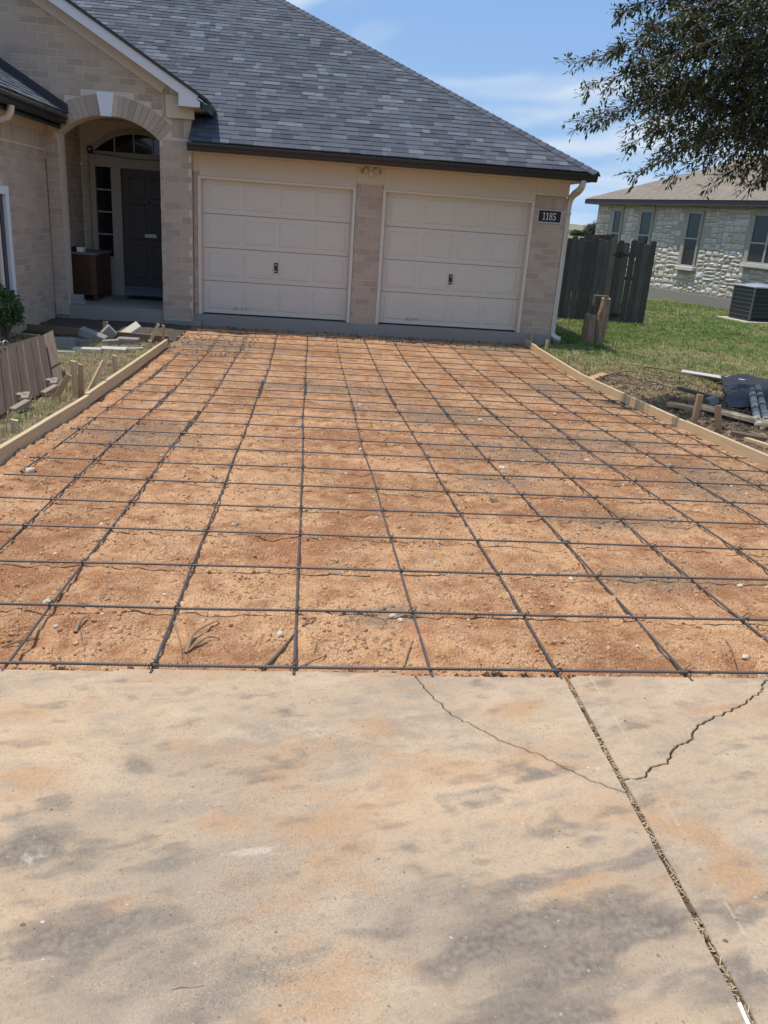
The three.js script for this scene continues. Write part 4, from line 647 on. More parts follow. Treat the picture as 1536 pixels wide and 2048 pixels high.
  solo('door_mat', 'dark door mat in front of the entry door', 'mat', bbx(-0.42, 0.42, 0, 0.016, -0.26, 0.26, 0.006), std({ color: rgb(0.03, 0.028, 0.028), bumpMap: rep(T.grain, 12), bumpScale: 0.006 }), [-1.05, 0.031, -1.38]);
}

// ---------------------------------------------------------------- right side: stump, fence, debris
{
  const st = thing('split_stump', 'split weathered log standing upright on the lawn', 'stump', [6.86, lawnY(6.86, -0.3) - 0.02, -0.31]);
  const log = (r, h, seed, x, z, lean) => { const g = new THREE.CylinderGeometry(r * 0.92, r * 1.12, h, 36, 26), p = g.attributes.position; for (let i = 0; i < p.count; i++) { const a = Math.atan2(p.getZ(i), p.getX(i)), y = p.getY(i), k = 1 + 0.26 * n3(Math.cos(a) * 1.5 + seed, Math.sin(a) * 1.5, y * 2.2) + 0.20 * n3(Math.cos(a) * 4.5, Math.sin(a) * 4.5, y * 1.6 + seed) + 0.12 * n3(Math.cos(a) * 7, Math.sin(a) * 7, y * 14 + seed); if (Math.hypot(p.getX(i), p.getZ(i)) > r * 0.3) { p.setX(i, p.getX(i) * k); p.setZ(i, p.getZ(i) * k); } if (y > h / 2 - 0.01) p.setY(i, y + 0.05 * n3(p.getX(i) * 12, p.getZ(i) * 12, seed)); } g.computeVertexNormals(); g.translate(0, h / 2, 0); g.rotateZ(lean); g.translate(x, 0, z); return metric(g); };
  const lm = std({ map: rep(T.bark, 1 / 0.5, 1 / 0.5), bumpMap: rep(T.bark, 1 / 0.5, 1 / 0.5), bumpScale: 0.03, color: rgb(1.35, 1.2, 1.05) });
  lm.map.rotation = lm.bumpMap.rotation = Math.PI / 2;
  part(st, 'short_log', log(0.105, 0.55, 2, -0.12, 0.03, 0.02), lm); part(st, 'tall_log', log(0.085, 0.84, 7, 0.075, 0.0, -0.05), lm); part(st, 'back_block', bbx(-0.06, 0.2, 0.45, 0.88, -0.19, -0.07, 0.01), M.weathered);

  // fence with gate
  const fz = -4.15, FN = 'weathered dark wood picket fence with gate beyond the house corner';
  const f = thing('picket_fence', FN, 'fence', [7.15, -0.2, fz]);
  const pk = (w, h) => { const s = new THREE.Shape(); s.moveTo(-w / 2, 0); s.lineTo(w / 2, 0); s.lineTo(w / 2, h - 0.045); s.quadraticCurveTo(w / 2, h, w / 2 - 0.045, h); s.lineTo(-w / 2 + 0.045, h); s.quadraticCurveTo(-w / 2, h, -w / 2, h - 0.045); s.closePath(); const g = new THREE.ExtrudeGeometry(s, { depth: 0.018, bevelEnabled: true, bevelSize: 0.002, bevelThickness: 0.002, bevelSegments: 1, curveSegments: 4 }); metric(g); const uv = g.attributes.uv; for (let i = 0; i < uv.count; i++) { const a = uv.getX(i); uv.setXY(i, uv.getY(i), a); } return g; };
  const pg = [pk(0.135, 1.80), pk(0.138, 1.77), pk(0.13, 1.83)], pm = [M.weathered, std({ map: rep(T.weathered, 1 / 1.3, 1 / 0.33), bumpMap: rep(T.weathered, 1 / 1.3, 1 / 0.33), bumpScale: 0.004, color: rgb(0.72, 0.7, 0.68) }), std({ map: rep(T.weathered, 1 / 0.9, 1 / 0.5), color: rgb(1.5, 1.4, 1.3) })];
  for (let i = 0; i < 15; i++) { const m = part(f, 'picket', pg[i % 3], pm[[0, 1, 0, 0, 1, 1, 0, 0, 2, 1, 0, 1, 1, 0, 1][i]]); m.position.set(0.04 + i * 0.146, -0.02 + rr(-0.012, 0.012), rr(-0.004, 0.004)); m.rotation.z = rr(-0.008, 0.008); }
  for (const y of [0.35, 0.95, 1.45]) part(f, 'rail', bbx(-0.05, 2.12, y, y + 0.085, -0.05, -0.004), M.weathered);
  for (const x of [0.0, 1.25]) part(f, 'post', bbx(x, x + 0.09, -0.1, 1.7, -0.15, -0.06), M.weathered);
  for (const [x, y, s] of [[1.37, 1.48, 1], [1.45, 0.19, 1]]) { const h = part(f, 'hinge', join([new THREE.ExtrudeGeometry(new THREE.Shape([[-0.19, 0], [-0.1, 0.03], [-0.04, 0.055], [0.04, 0.055], [0.1, 0.03], [0.19, 0], [0.1, -0.03], [0.04, -0.055], [-0.04, -0.055], [-0.1, -0.03]].map(([a, b]) => new THREE.Vector2(a, b))), { depth: 0.006, bevelEnabled: false }), new THREE.CylinderGeometry(0.012, 0.012, 0.11, 8).translate(0, 0, 0.01)].map((g) => metric(g))), M.black); h.position.set(x, y, 0.022); }
  { const l = part(f, 'latch', join([bbx(-0.02, 0.14, 0.0, 0.02, 0, 0.02), bbx(-0.02, 0.02, -0.06, 0.06, 0, 0.015)]), M.black); l.position.set(0.06, 1.05, 0.024); part(f, 'drop_rod', new THREE.CylinderGeometry(0.009, 0.009, 0.9, 6).translate(0.05, 0.5, 0.035), M.black); }
  const bf = thing('back_fence', 'dark picket fence tops far behind the gate', 'fence', [9.6, -0.25, -14]);
  for (let i = 0; i < 16; i++) { const m = part(bf, 'picket', pg[1], pm[1]); m.position.set(i * 0.146, i > 8 ? 0.1 + (i - 9) * 0.012 : -0.06, 0); m.scale.y = 1.0; } part(bf, 'rail', bbx(-0.06, 2.3, 0.9, 0.98, -0.05, -0.004), M.weathered);

  // white board, black sheet, planks, rods of spacers
  const a = V(7.18, lawnY(7.18, 2.85) + 0.03, 2.85), b = V(7.40, lawnY(7.4, 4.3) + 0.06, 4.3), d = b.clone().sub(a).normalize(), w = d.clone().cross(EY).normalize(), u = w.clone().cross(d);
  const wb = solo('white_trim_board', 'white painted trim board lying on the lawn behind the black sheet', 'board', bb(a.distanceTo(b), 0.035, 0.17, 0.004), M.whitePaint); wb.applyMatrix4(basis(a.clone().add(b).multiplyScalar(0.5).add(V(0, 0.05, 0)), d, u, w).multiply(new THREE.Matrix4().makeRotationX(-0.35)));
  const tarpY = (x, z) => lawnY(x, z) + 0.035 + 0.13 * sst(0, 0.5, x - 6.5) * sst(0.0, 0.35, z - 3.5) * (1 - sst(5.0, 5.7, z)) + 0.03 * fbm(x * 3, z * 3, 2, 3);
  { const N = 34, pos = [], uv = [], idx = [], q = [V(7.05, 0, 4.1), V(9.2, 0, 2.75), V(8.6, 0, 5.6), V(6.42, 0, 5.62)]; for (let j = 0; j <= N; j++) for (let i = 0; i <= N; i++) { const s = i / N, t = j / N, p = q[0].clone().lerp(q[1], s).lerp(q[3].clone().lerp(q[2], s), t); pos.push(p.x + 0.03 * n3(t * 6, s * 6, 1), tarpY(p.x, p.z), p.z + 0.02 * n3(s * 7, 5)); uv.push(s * 2, t * 2); }
    for (let j = 0; j < N; j++) for (let i = 0; i < N; i++) { const k = j * (N + 1) + i; idx.push(k, k + N + 1, k + 1, k + 1, k + N + 1, k + N + 2); } const g = new THREE.BufferGeometry(); g.setAttribute('position', new THREE.Float32BufferAttribute(pos, 3)); g.setAttribute('uv', new THREE.Float32BufferAttribute(uv, 2)); g.setIndex(idx); g.computeVertexNormals();
    solo('black_sheet', 'black plastic sheet draped over debris beside the lawn', 'sheet', g, std({ color: rgb(0.013, 0.013, 0.015), roughness: 0.6 })); }
  const sp = [std({ color: rgb(0.62, 0.54, 0.43) }), std({ color: rgb(0.42, 0.36, 0.29) }), std({ color: rgb(0.15, 0.13, 0.11) })];
  const bead = metric(new THREE.LatheGeometry([[0, 0], [0.03, 0], [0.036, 0.012], [0.036, 0.05], [0.029, 0.062], [0, 0.062]].map(([x, y]) => new THREE.Vector2(x, y)), 12));
  for (const [p0, p1, lb] of [[V(6.84, 0.14, 5.25), V(6.16, 0.02, 6.72), 'spacer rod next to the form, resting on plank and black sheet'], [V(6.95, 0.15, 5.18), V(6.25, 0.02, 6.74), 'middle rod of grey round spacers resting on the plank'], [V(6.9, 0.04, 5.6), V(6.38, -0.01, 6.62), 'short dark rod of round spacers in the shade below the black sheet']]) {
    const o = thing('spacer_rod', lb, 'spacer rod', [p0.x, p0.y, p0.z], 'rods strung with round spacers'); const dd = p1.clone().sub(p0), L = dd.length(); o.quaternion.setFromUnitVectors(V(0, 1, 0), dd.normalize());
    part(o, 'rod', new THREE.CylinderGeometry(0.008, 0.008, L, 6).translate(0, L / 2, 0), M.wire); const n = Math.floor(L / 0.075); for (let i = 0; i < n; i++) { const m = part(o, 'spacer', bead, sp[Math.floor(R0() * 3)]); m.position.y = 0.02 + i * 0.075; } }
  const flat = (label, x, z, L, W, turn, mat, y = 0.02, tilt = 0) => { const m = solo('loose_plank', label, 'plank', bb(L, 0.038, W, 0.004), mat, [x, lawnY(x, z) + y, z], 'loose planks beside the form'); m.rotation.set(0, turn, tilt); return m; };
  flat('sunlit pine plank lying under the rods of spacers', 6.14, 6.42, 0.95, 0.14, -0.95, M.pine, 0.045, -0.03); flat('grey plank lying behind the tall braced stake', 5.98, 5.95, 0.8, 0.13, -0.75, M.pineDark, 0.03); flat('short plank beside the form below the rods of spacers', 5.86, 7.45, 0.5, 0.05, -1.2, M.pine, 0.02); flat('reddish plank stub lying against the form board', 5.80, 7.2, 0.3, 0.07, -0.7, M.brownWood, 0.05);
  flat('weathered board piece lying in the shade before the black sheet', 6.35, 5.05, 0.55, 0.09, -0.5, M.weathered, 0.06, -0.15); flat('grey wedge of wood by the stub of a stake', 5.62, 3.55, 0.3, 0.12, 0.5, M.pineDark, 0.05, 0.2);
  const bk = thing('broken_block', 'small broken grey block in the shade behind the tall stake', 'block', [6.33, lawnY(6.33, 5.4) + 0.02, 5.4]); part(bk, 'body', bb(0.1, 0.09, 0.08, 0.008).rotateZ(0.5).translate(0, 0.05, 0), M.concreteOld);
  // branches and roots on the mound
  const bt = (label, pts, r) => solo('dead_branch', label, 'branch', taperTube(pts.map(([x, y, z]) => V(x, lawnY(x, z) + y, z)), [r, r * 0.8, r * 0.6, r * 0.3], 6, 24), M.bark, [0, 0, 0], 'dead branches on the mound');
  bt('long arching dead branch over the mound of roots', [[6.05, 0.02, 4.1], [6.2, 0.13, 3.6], [6.5, 0.14, 3.3], [6.9, 0.08, 3.3], [7.2, 0.02, 3.6]], 0.014); bt('thin dead branch crossing the mound of roots', [[5.75, 0.06, 3.55], [6.1, 0.08, 3.4], [6.5, 0.05, 3.45], [6.95, 0.02, 3.7]], 0.010); bt('bent dead branch at the shaded foot of the mound', [[5.8, 0.04, 4.5], [6.0, 0.09, 4.35], [6.25, 0.04, 4.5], [6.4, 0.07, 4.8]], 0.012); bt('fallen twig lying on the lawn before the stump', [[6.2, 0.015, 2.2], [6.35, 0.03, 1.85], [6.45, 0.02, 1.55]], 0.013); bt('dry vine trailing over the lawn behind the mound', [[6.4, 0.03, 1.9], [6.8, 0.05, 2.2], [7.1, 0.02, 2.5], [7.5, 0.04, 2.6]], 0.007);
  bt('short broken branch leaning on the form board by the mound', [[5.52, 0.1, 4.4], [5.7, 0.08, 4.3], [5.95, 0.03, 4.4]], 0.012);
}

// ---------------------------------------------------------------- the neighbour's stone house
{
  const nd = V(-0.27, 0, -0.963).normalize(), nn = V(-0.963, 0, 0.27).normalize(), A = V(13.5, 0, -10.6), u = nd.clone().negate(); // u runs towards the street
  const nb = thing('stone_house', 'white limestone house with brown roof behind the lawn', 'house'); nb.applyMatrix4(basis(A, u, EY, nn)); nb.updateMatrixWorld(true);
  const st = [[0.66, 0.615, 0.53], [0.71, 0.675, 0.60], [0.60, 0.54, 0.45], [0.67, 0.59, 0.46], [0.50, 0.36, 0.25], [0.73, 0.70, 0.65]].map((c) => std({ color: rgb(...c), bumpMap: rep(T.grain, 4), bumpScale: 0.012 }));
  const wall = part(nb, 'wall', bx(-5.82, 9, 0.1, 2.75, -0.3, 0), std({ color: rgb(0.42, 0.38, 0.31) }));
  part(nb, 'end_wall', bx(-5.8, -5.6, 0.1, 2.75, -9, -0.3), wall.material);
  part(nb, 'foundation', bbx(-5.84, 9, -0.5, 0.165, -0.31, 0.05, 0.008), M.concreteOld);
  const wins = [[-4.78, -4.32, 1.0], [-3.27, -2.68, 1.0], [-0.96, -0.36, 0.93], [1.75, 3.0, 1.2]], wt = 2.48; // u0, u1, sill height
  const free = (x0, x1, y0, y1) => wins.every(([a, b, s]) => x1 < a - 0.12 || x0 > b + 0.055 || y1 < s - 0.13 || y0 > wt + 0.02);
  const R = makeRng(77), cells = []; // random ashlar
  const splitR = (x0, x1, y0, y1) => { const w = x1 - x0, h = y1 - y0; if (w > 0.62 || (w > 0.36 && h > 0.14 && R() < 0.55)) { const k = lerp(x0, x1, 0.35 + 0.3 * R()); splitR(x0, k, y0, y1); splitR(k, x1, y0, y1); } else if (h > 0.30 || (h > 0.19 && R() < 0.55)) { const k = lerp(y0, y1, 0.35 + 0.3 * R()); splitR(x0, x1, y0, k); splitR(x0, x1, k, y1); } else cells.push([x0, x1, y0, y1]); };
  let cx = -5.8; while (cx < 6.0) { const w = rr(0.8, 1.2, R); let y = 0.165; while (y < 2.6) { const h = Math.min(rr(0.3, 0.5, R), 2.62 - y); splitR(cx, Math.min(cx + w, 6.2), y, y + h); y += h + 1e-6; if (2.62 - y < 0.06) break; } cx += w; }
  const stoneG = (w, h, seed) => { const nx = 4, ny = 3, pos = [], P = []; for (let j = 0; j <= ny; j++) for (let i = 0; i <= nx; i++) { const e = i === 0 || j === 0 || i === nx || j === ny; P.push([(i / nx - 0.5) * w + (e ? 0.008 * n3(i * 3 + seed, j * 3) : 0), (j / ny - 0.5) * h + (e ? 0.008 * n3(i * 3, j * 3 + seed, 4) : 0), e ? 0.012 : 0.035 + 0.034 * n3(i * 1.9 + seed, j * 1.7, seed)]); } const q = (a, b, c, d) => pos.push(...a, ...b, ...c, ...a, ...c, ...d); for (let j = 0; j < ny; j++) for (let i = 0; i < nx; i++) q(P[j * 5 + i], P[j * 5 + i + 1], P[j * 5 + i + 6], P[j * 5 + i + 5]); const s = (a, b) => q([a[0], a[1], 0], [b[0], b[1], 0], b, a); for (let i = 0; i < nx; i++) { s(P[i], P[i + 1]); s(P[ny * 5 + i + 1], P[ny * 5 + i]); } for (let j = 0; j < ny; j++) { s(P[(j + 1) * 5], P[j * 5]); s(P[j * 5 + nx], P[(j + 1) * 5 + nx]); } return flatGeo(pos); };
  const seen = cells.filter((c) => free(...c)).map((c) => { const p = V((c[0] + c[1]) / 2, (c[2] + c[3]) / 2, 0).applyMatrix4(nb.matrixWorld), [x, y, z] = project(p); return { c, s: x > -20 && x < 1556 && y > 0 ? (c[1] - c[0]) * (c[3] - c[2]) / p.distanceToSquared(CAM) : 0 }; }).sort((a, b) => b.s - a.s);
  const cache = [], rest = []; seen.forEach(({ c: [x0, x1, y0, y1] }, i) => { const w = x1 - x0 - 0.018, h = y1 - y0 - 0.018, tone = (() => { const r = R(); return r < 0.3 ? 0 : r < 0.55 ? 1 : r < 0.7 ? 2 : r < 0.82 ? 3 : r < 0.835 ? 4 : 5; })(); if (i < 300) { const m = part(wall, 'stone', stoneG(w, h, i * 1.37), st[tone]); m.position.set((x0 + x1) / 2, (y0 + y1) / 2, 0.001); } else rest.push(stoneG(w, h, i * 1.37).translate((x0 + x1) / 2, (y0 + y1) / 2, 0.001)); });
  if (rest.length) part(wall, 'stone_courses', join(rest), st[0], 'stuff');
  const fm = std({ color: rgb(0.42, 0.40, 0.36), roughness: 0.5 }), jm = std({ color: rgb(0.46, 0.42, 0.34), bumpMap: rep(T.grain, 4), bumpScale: 0.008 });
  const gl = [std({ color: rgb(0.03, 0.055, 0.05), roughness: 0.12 }), std({ color: rgb(0.035, 0.042, 0.045), roughness: 0.15 })];
  wins.forEach(([a, b, s], i) => {
    const w = part(wall, 'window', join([bbx(a, a + 0.03, s, wt, 0.0, 0.05), bbx(b - 0.03, b, s, wt, 0.0, 0.05), bbx(a, b, s, s + 0.035, 0.0, 0.05), bbx(a, b, wt - 0.03, wt, 0.0, 0.05), bbx(a, b, 1.715, 1.755, 0.0, 0.055)]), fm);
    part(w, 'upper_pane', bx(a + 0.025, b - 0.025, 1.75, wt - 0.025, 0.01, 0.02), gl[0]); part(w, 'lower_pane', bx(a + 0.025, b - 0.025, s + 0.03, 1.72, 0.012, 0.022), gl[1]);
    if (i === 3) { part(w, 'mullion', bbx((a + b) / 2 - 0.03, (a + b) / 2 + 0.03, s, wt, 0.0, 0.058), fm); for (let k = 0; k < 26; k++) part(w, 'blind_slat', bx(a + 0.05, b - 0.05, s + 0.06 + k * 0.046, s + 0.066 + k * 0.046, 0.021, 0.024), std({ color: rgb(0.07, 0.08, 0.085) })); }
    for (let y = s, k = 0; y < wt; y += 0.098, k++) for (const [q, r] of [[a - 0.12, a - 0.005], [b + 0.005, b + 0.05]]) { const m = part(w, 'jamb_block', prism([[q, y], [r, y], [r, Math.min(y + 0.09, wt)], [q, Math.min(y + 0.09, wt)]], 0.05, 0.006), jm); m.position.z = 0.001; }
    part(w, 'sill', (() => { const g = new RoundedBoxGeometry(b - a + 0.22, 0.12, 0.16, 2, 0.02), p = g.attributes.position; for (let k = 0; k < p.count; k++) p.setZ(k, p.getZ(k) + 0.02 * n3(p.getX(k) * 9, p.getY(k) * 20, i)); g.translate((a + b) / 2, s - 0.065, 0.06); g.computeVertexNormals(); return metric(g); })(), st[1]);
    part(w, 'lintel', bbx(a - 0.12, b + 0.05, wt, 2.64, 0.0, 0.045), jm);
  });
  const trim = std({ color: rgb(0.075, 0.062, 0.07), roughness: 0.6 }), brown = std({ map: texColor(256, 256, (i, j) => { const r = Math.floor(j / 8), k = 0.85 + 0.3 * n3(i * 0.09 + r * 13.7, r * 3.1) + 0.25 * (R0() - 0.5), e = j % 8 === 0 ? 0.72 : 1; return [0.27 * k * e, 0.222 * k * e, 0.170 * k * e]; }), roughness: 0.95 }); brown.map.repeat.set(1 / 4.5, 1 / 4.5);
  part(nb, 'fascia', bbx(-6.24, 9, 2.66, 2.81, 0.285, 0.33, 0.008), trim); part(nb, 'end_fascia', bbx(-6.24, -6.2, 2.66, 2.81, -9, 0.285, 0.008), trim); part(nb, 'soffit', bx(-6.2, 9, 2.66, 2.675, 0.0, 0.285), std({ color: rgb(0.38, 0.33, 0.25) })); part(nb, 'end_soffit', bx(-6.2, -5.8, 2.66, 2.675, -9, 0.0), trim);
  const rp = 0.42, t = 5.6; const y1 = 2.82 + rp * t; const pos = []; const q = (...v) => { for (const i of [0, 1, 2, 0, 2, 3]) pos.push(...v[i]); }; q([-6.26, 2.82, 0.36], [10, 2.82, 0.36], [10, y1, 0.36 - t], [-6.26 + t, y1, 0.36 - t]); pos.push(-6.26, 2.82, 0.36, -6.26 + t, y1, 0.36 - t, -6.26, 2.82, 0.36 - 2 * t); q([-6.26, 2.82, 0.36 - 2 * t], [-6.26 + t, y1, 0.36 - t], [10, y1, 0.36 - t], [10, 2.82, 0.36 - 2 * t]);
  const ru = []; for (let i = 0; i < pos.length; i += 3) ru.push(pos[i], pos[i + 2] * 1.08); part(nb, 'roof', flatGeo(pos, ru), brown);

  const ac = thing('air_conditioner', 'dark grey air conditioning unit on a concrete pad beside the stone house', 'air conditioner', [13.02, -0.11, -6.25]); ac.rotation.y = Math.atan2(-u.z, u.x) + Math.PI / 2 - 0.12;
  const acm = std({ color: rgb(0.022, 0.026, 0.028), roughness: 0.5 }), aw = std({ color: rgb(0.17, 0.18, 0.18), roughness: 0.5, metalness: 0.3 });
  part(ac, 'body', metric(new RoundedBoxGeometry(0.82, 0.76, 0.82, 3, 0.06).translate(0, 0.42, 0)), acm); part(ac, 'base', bbx(-0.42, 0.42, 0.0, 0.05, -0.42, 0.42, 0.02), acm);
  part(ac, 'top_cover', metric(new RoundedBoxGeometry(0.86, 0.05, 0.86, 2, 0.025).translate(0, 0.815, 0)), std({ color: rgb(0.36, 0.38, 0.40), roughness: 0.45 })); part(ac, 'fan_dome', new THREE.LatheGeometry([[0.0, 0.06], [0.1, 0.055], [0.3, 0.03], [0.34, 0.0]].map(([x, y]) => new THREE.Vector2(x, y)), 24).translate(0, 0.84, 0), std({ color: rgb(0.30, 0.33, 0.37), roughness: 0.4 }));
  for (let i = 0; i < 7; i++) part(ac, 'guard_wire', metric(new THREE.TorusGeometry(0.415, 0.004, 4, 4).rotateX(Math.PI / 2).rotateY(Math.PI / 4).scale(1.40, 1, 1.40).translate(0, 0.12 + i * 0.1, 0)), aw);
  for (const [sx, sz] of [[-1, -1], [1, -1], [-1, 1], [1, 1]]) part(ac, 'corner_post', bbx(sx * 0.405 - 0.02, sx * 0.405 + 0.02, 0.04, 0.8, sz * 0.405 - 0.02, sz * 0.405 + 0.02, 0.01), aw);
  const pad = solo('concrete_pad', 'flat concrete pad under the air conditioning unit', 'pad', bbx(-0.62, 0.62, -0.12, 0, -0.62, 0.62, 0.012), std({ color: rgb(0.52, 0.47, 0.38), bumpMap: rep(T.grain, 3), bumpScale: 0.004 }), [13.0, -0.112, -6.25]); pad.rotation.y = ac.rotation.y;
}

// ---------------------------------------------------------------- trees and bush
function leafCloud(leaves, L, Wd, colors) { // leaves: [position, direction, up]; each a folded blade of four faces, coloured from a small set
  const n = leaves.length, pos = new Float32Array(n * 36), col = new Float32Array(n * 36), nor = new Float32Array(n * 36); let o = 0;
  const a = V(0, 0, 0), b = V(0, 0, 0), c = V(0, 0, 0), d = V(0, 0, 0), s = V(0, 0, 0), nn = V(0, 0, 0), e1 = V(0, 0, 0), e2 = V(0, 0, 0);
  for (const [p, dir, up, k, ci] of leaves) {
    s.crossVectors(dir, up).normalize(); nn.crossVectors(s, dir).normalize(); const l = L * k, w = Wd * k; const C = colors[ci];
    a.copy(p); d.copy(p).addScaledVector(dir, l).addScaledVector(nn, -0.12 * l); b.copy(p).addScaledVector(dir, l * 0.5).addScaledVector(s, w / 2).addScaledVector(nn, 0.12 * w); c.copy(p).addScaledVector(dir, l * 0.5).addScaledVector(s, -w / 2).addScaledVector(nn, 0.12 * w); const m = V(0, 0, 0).copy(p).addScaledVector(dir, l * 0.55).addScaledVector(nn, -0.06 * w);
    for (const tri of [[a, b, m], [b, d, m], [d, c, m], [c, a, m]]) { e1.subVectors(tri[1], tri[0]); e2.subVectors(tri[2], tri[0]); e1.cross(e2).normalize(); for (const q of tri) { pos[o] = q.x; pos[o + 1] = q.y; pos[o + 2] = q.z; nor[o] = e1.x; nor[o + 1] = e1.y; nor[o + 2] = e1.z; col[o] = C[0]; col[o + 1] = C[1]; col[o + 2] = C[2]; o += 3; } }
  }
  const g = new THREE.BufferGeometry(); g.setAttribute('position', new THREE.BufferAttribute(pos, 3)); g.setAttribute('normal', new THREE.BufferAttribute(nor, 3)); g.setAttribute('color', new THREE.BufferAttribute(col, 3)); return metric(g);
}
const leafMat = (o = {}) => new THREE.MeshPhysicalMaterial({ vertexColors: true, roughness: 0.48, transmission: 0.32, thickness: 0, side: THREE.DoubleSide, ...o });
{
  const R = makeRng(4242), tr = thing('live_oak', 'live oak with small dark leaves hanging over the lawn', 'tree', [0, 0, 0]);
  const base = V(9.3, lawnY(9.3, 5.6) - 0.1, 5.6), top = V(9.0, 3.4, 5.7);
  part(tr, 'trunk', taperTube([base, V(9.35, 0.9, 5.6), V(9.2, 2.0, 5.65), top], [0.26, 0.19, 0.17, 0.14], 10, 16), M.bark);
  const twigs = [], leaves = [], limbs = [];
  const cols = [[0.066, 0.092, 0.030], [0.050, 0.074, 0.027], [0.095, 0.118, 0.038], [0.15, 0.17, 0.05], [0.078, 0.096, 0.042]];
  const spray = (p0, dir, L, dens = 1) => { // a twig that droops, with leaves all along
    const p1 = p0.clone().addScaledVector(dir, L * 0.5), p2 = p0.clone().addScaledVector(dir, L).add(V(0, -0.10 * L, 0)); twigs.push(tube([p0, p1, p2], 0.0035, 4, 3));
    const n = Math.round(L * 62 * dens); for (let i = 0; i < n; i++) { const t = 0.12 + 0.88 * R(), q = t < 0.5 ? p0.clone().lerp(p1, t * 2) : p1.clone().lerp(p2, t * 2 - 1); const v = V(R() - 0.5, R() - 0.5, R() - 0.5).normalize(); const d = dir.clone().multiplyScalar(0.75).add(v).normalize(); q.addScaledVector(v, 0.022); const up = V(R() - 0.5, 0.9 + R() * 0.6, R() - 0.5).normalize(); const r = R(); leaves.push([q, d, up, 0.72 + 0.5 * R(), r < 0.4 ? 0 : r < 0.66 ? 1 : r < 0.83 ? 2 : r < 0.89 ? 3 : 4]); }
  };
  const limb = (pts, r0) => { limbs.push(taperTube(pts, [r0, r0 * 0.7, r0 * 0.45, r0 * 0.22], 6, 18)); };
  const branch = (pts, dens, len) => { // a bough with sprays on both sides that thin out to its tip
    const c = new THREE.CatmullRomCurve3(pts, false, 'centripetal'), L = c.getLength(), n = Math.round(L * 17 * dens); limb(pts, 0.011);
    for (let i = 0; i < n; i++) { const t = 0.18 + 0.82 * Math.pow(R(), 0.85), p = c.getPointAt(t), d = c.getTangentAt(t), v = V(R() - 0.5, (R() - 0.62) * 0.9, R() - 0.5).normalize(); const dir = d.clone().multiplyScalar(0.8).addScaledVector(v, 1.05 - 0.45 * t).normalize(); spray(p, dir, len * (0.55 + 0.55 * R()) * (1.1 - 0.35 * t)); }
  };
  // boughs: root side first, then the tip (read off the outline of the crown, at the depth of its shadow)
  const tipZ = (u, v, z) => onZ(u, v, z);
  const tips = [[1150, 128, 5.0], [1170, 175, 5.3], [1145, 246, 5.0], [1195, 240, 5.4], [1262, 352, 5.1], [1232, 300, 5.4], [1345, 350, 5.4], [1410, 375, 5.7], [1500, 372, 5.5], [1232, 25, 5.2], [1240, 90, 5.6], [1265, 160, 5.1], [1290, 60, 5.9], [1330, 110, 5.5], [1300, 240, 5.9], [1340, 190, 4.9], [1380, 60, 5.2], [1400, 140, 6.2], [1420, 230, 5.1], [1460, 300, 6.0], [1480, 180, 5.0], [1500, 80, 5.6], [1530, 250, 5.6], [1550, 330, 6.3], [1390, 300, 5.0], [1330, 290, 5.2], [1450, 120, 4.7], [1520, 20, 5.2], [1300, -40, 5.4], [1400, -60, 5.8], [1240, -60, 5.3], [1500, -80, 5.2], [1350, -150, 5.6], [1290, 130, 6.4], [1370, 20, 6.6], [1450, 30, 6.5], [1260, 215, 5.8], [1310, 320, 5.9]];
  for (const [u, v, z] of tips) { const p = tipZ(u, v, z), q = V(lerp(p.x, 8.9, 0.75), lerp(p.y, 3.6, 0.55) + 0.35, lerp(z, 5.7, 0.6)); const m1 = p.clone().lerp(q, 0.45).add(V(0, 0.14 + 0.15 * R(), (R() - 0.5) * 0.3)); const far = u < 1240 || v > 330; branch([q, m1, p.clone().lerp(m1, 0.35).add(V(0, 0.03, 0)), p], far ? 1.1 : 0.9, far ? 0.25 : 0.28); }
  const lobes = [[6.2, 3.45, 5.5, 1.25, 0.80, 0.9, 780], [5.45, 3.75, 5.5, 0.62, 0.75, 0.7, 330], [5.65, 2.95, 5.4, 0.75, 0.36, 0.6, 260], [6.3, 2.72, 5.6, 0.75, 0.30, 0.6, 230], [5.0, 3.25, 5.3, 0.32, 0.30, 0.4, 60]]; // clumps that fill the crown
  for (const [x, y, z, a, b, c, n] of lobes) for (let i = 0; i < n; i++) { const v = V(R() - 0.5, R() - 0.5, R() - 0.5).normalize().multiplyScalar(Math.pow(R(), 0.4)), p = V(x + v.x * a, y + v.y * b, z + v.z * c); if (n3(p.x * 3.1, p.y * 3.1, p.z * 3.1 + 3) < -0.12) continue; spray(p, V(v.x * 0.8 - 0.25 + (R() - 0.5), v.y * 0.5 + (R() - 0.6), v.z * 0.8 + (R() - 0.5)).normalize(), 0.16 + 0.16 * R()); }
  for (let i = 0; i < 60; i++) { // the rest of the crown, over and beyond the frame
    const a = R() * Math.PI * 2, e = R(), r = 1.6 + 1.5 * R(); const p = V(9.0 + Math.cos(a) * r * 0.95, 3.0 + 2.6 * e, 5.8 + Math.sin(a) * r * 0.9); if (p.x < 6.3) p.x = 6.3 + R() * 1.2; branch([V(9.0, 3.3 + e, 5.7), V(9.0, 3.3 + e, 5.7).lerp(p, 0.5).add(V(0, 0.2, 0)), p.clone().lerp(V(9, 3.3 + e, 5.7), 0.15), p], 0.8, 0.4); }
  for (const t of [[6.6, 3.3, 5.2], [6.9, 4.0, 5.9], [7.2, 3.1, 4.9], [7.6, 4.6, 6.2], [10.5, 4.5, 5.0], [9.6, 4.9, 7.0]]) limb([top, top.clone().lerp(V(...t), 0.5).add(V(0, 0.25, 0)), V(...t)], 0.08);
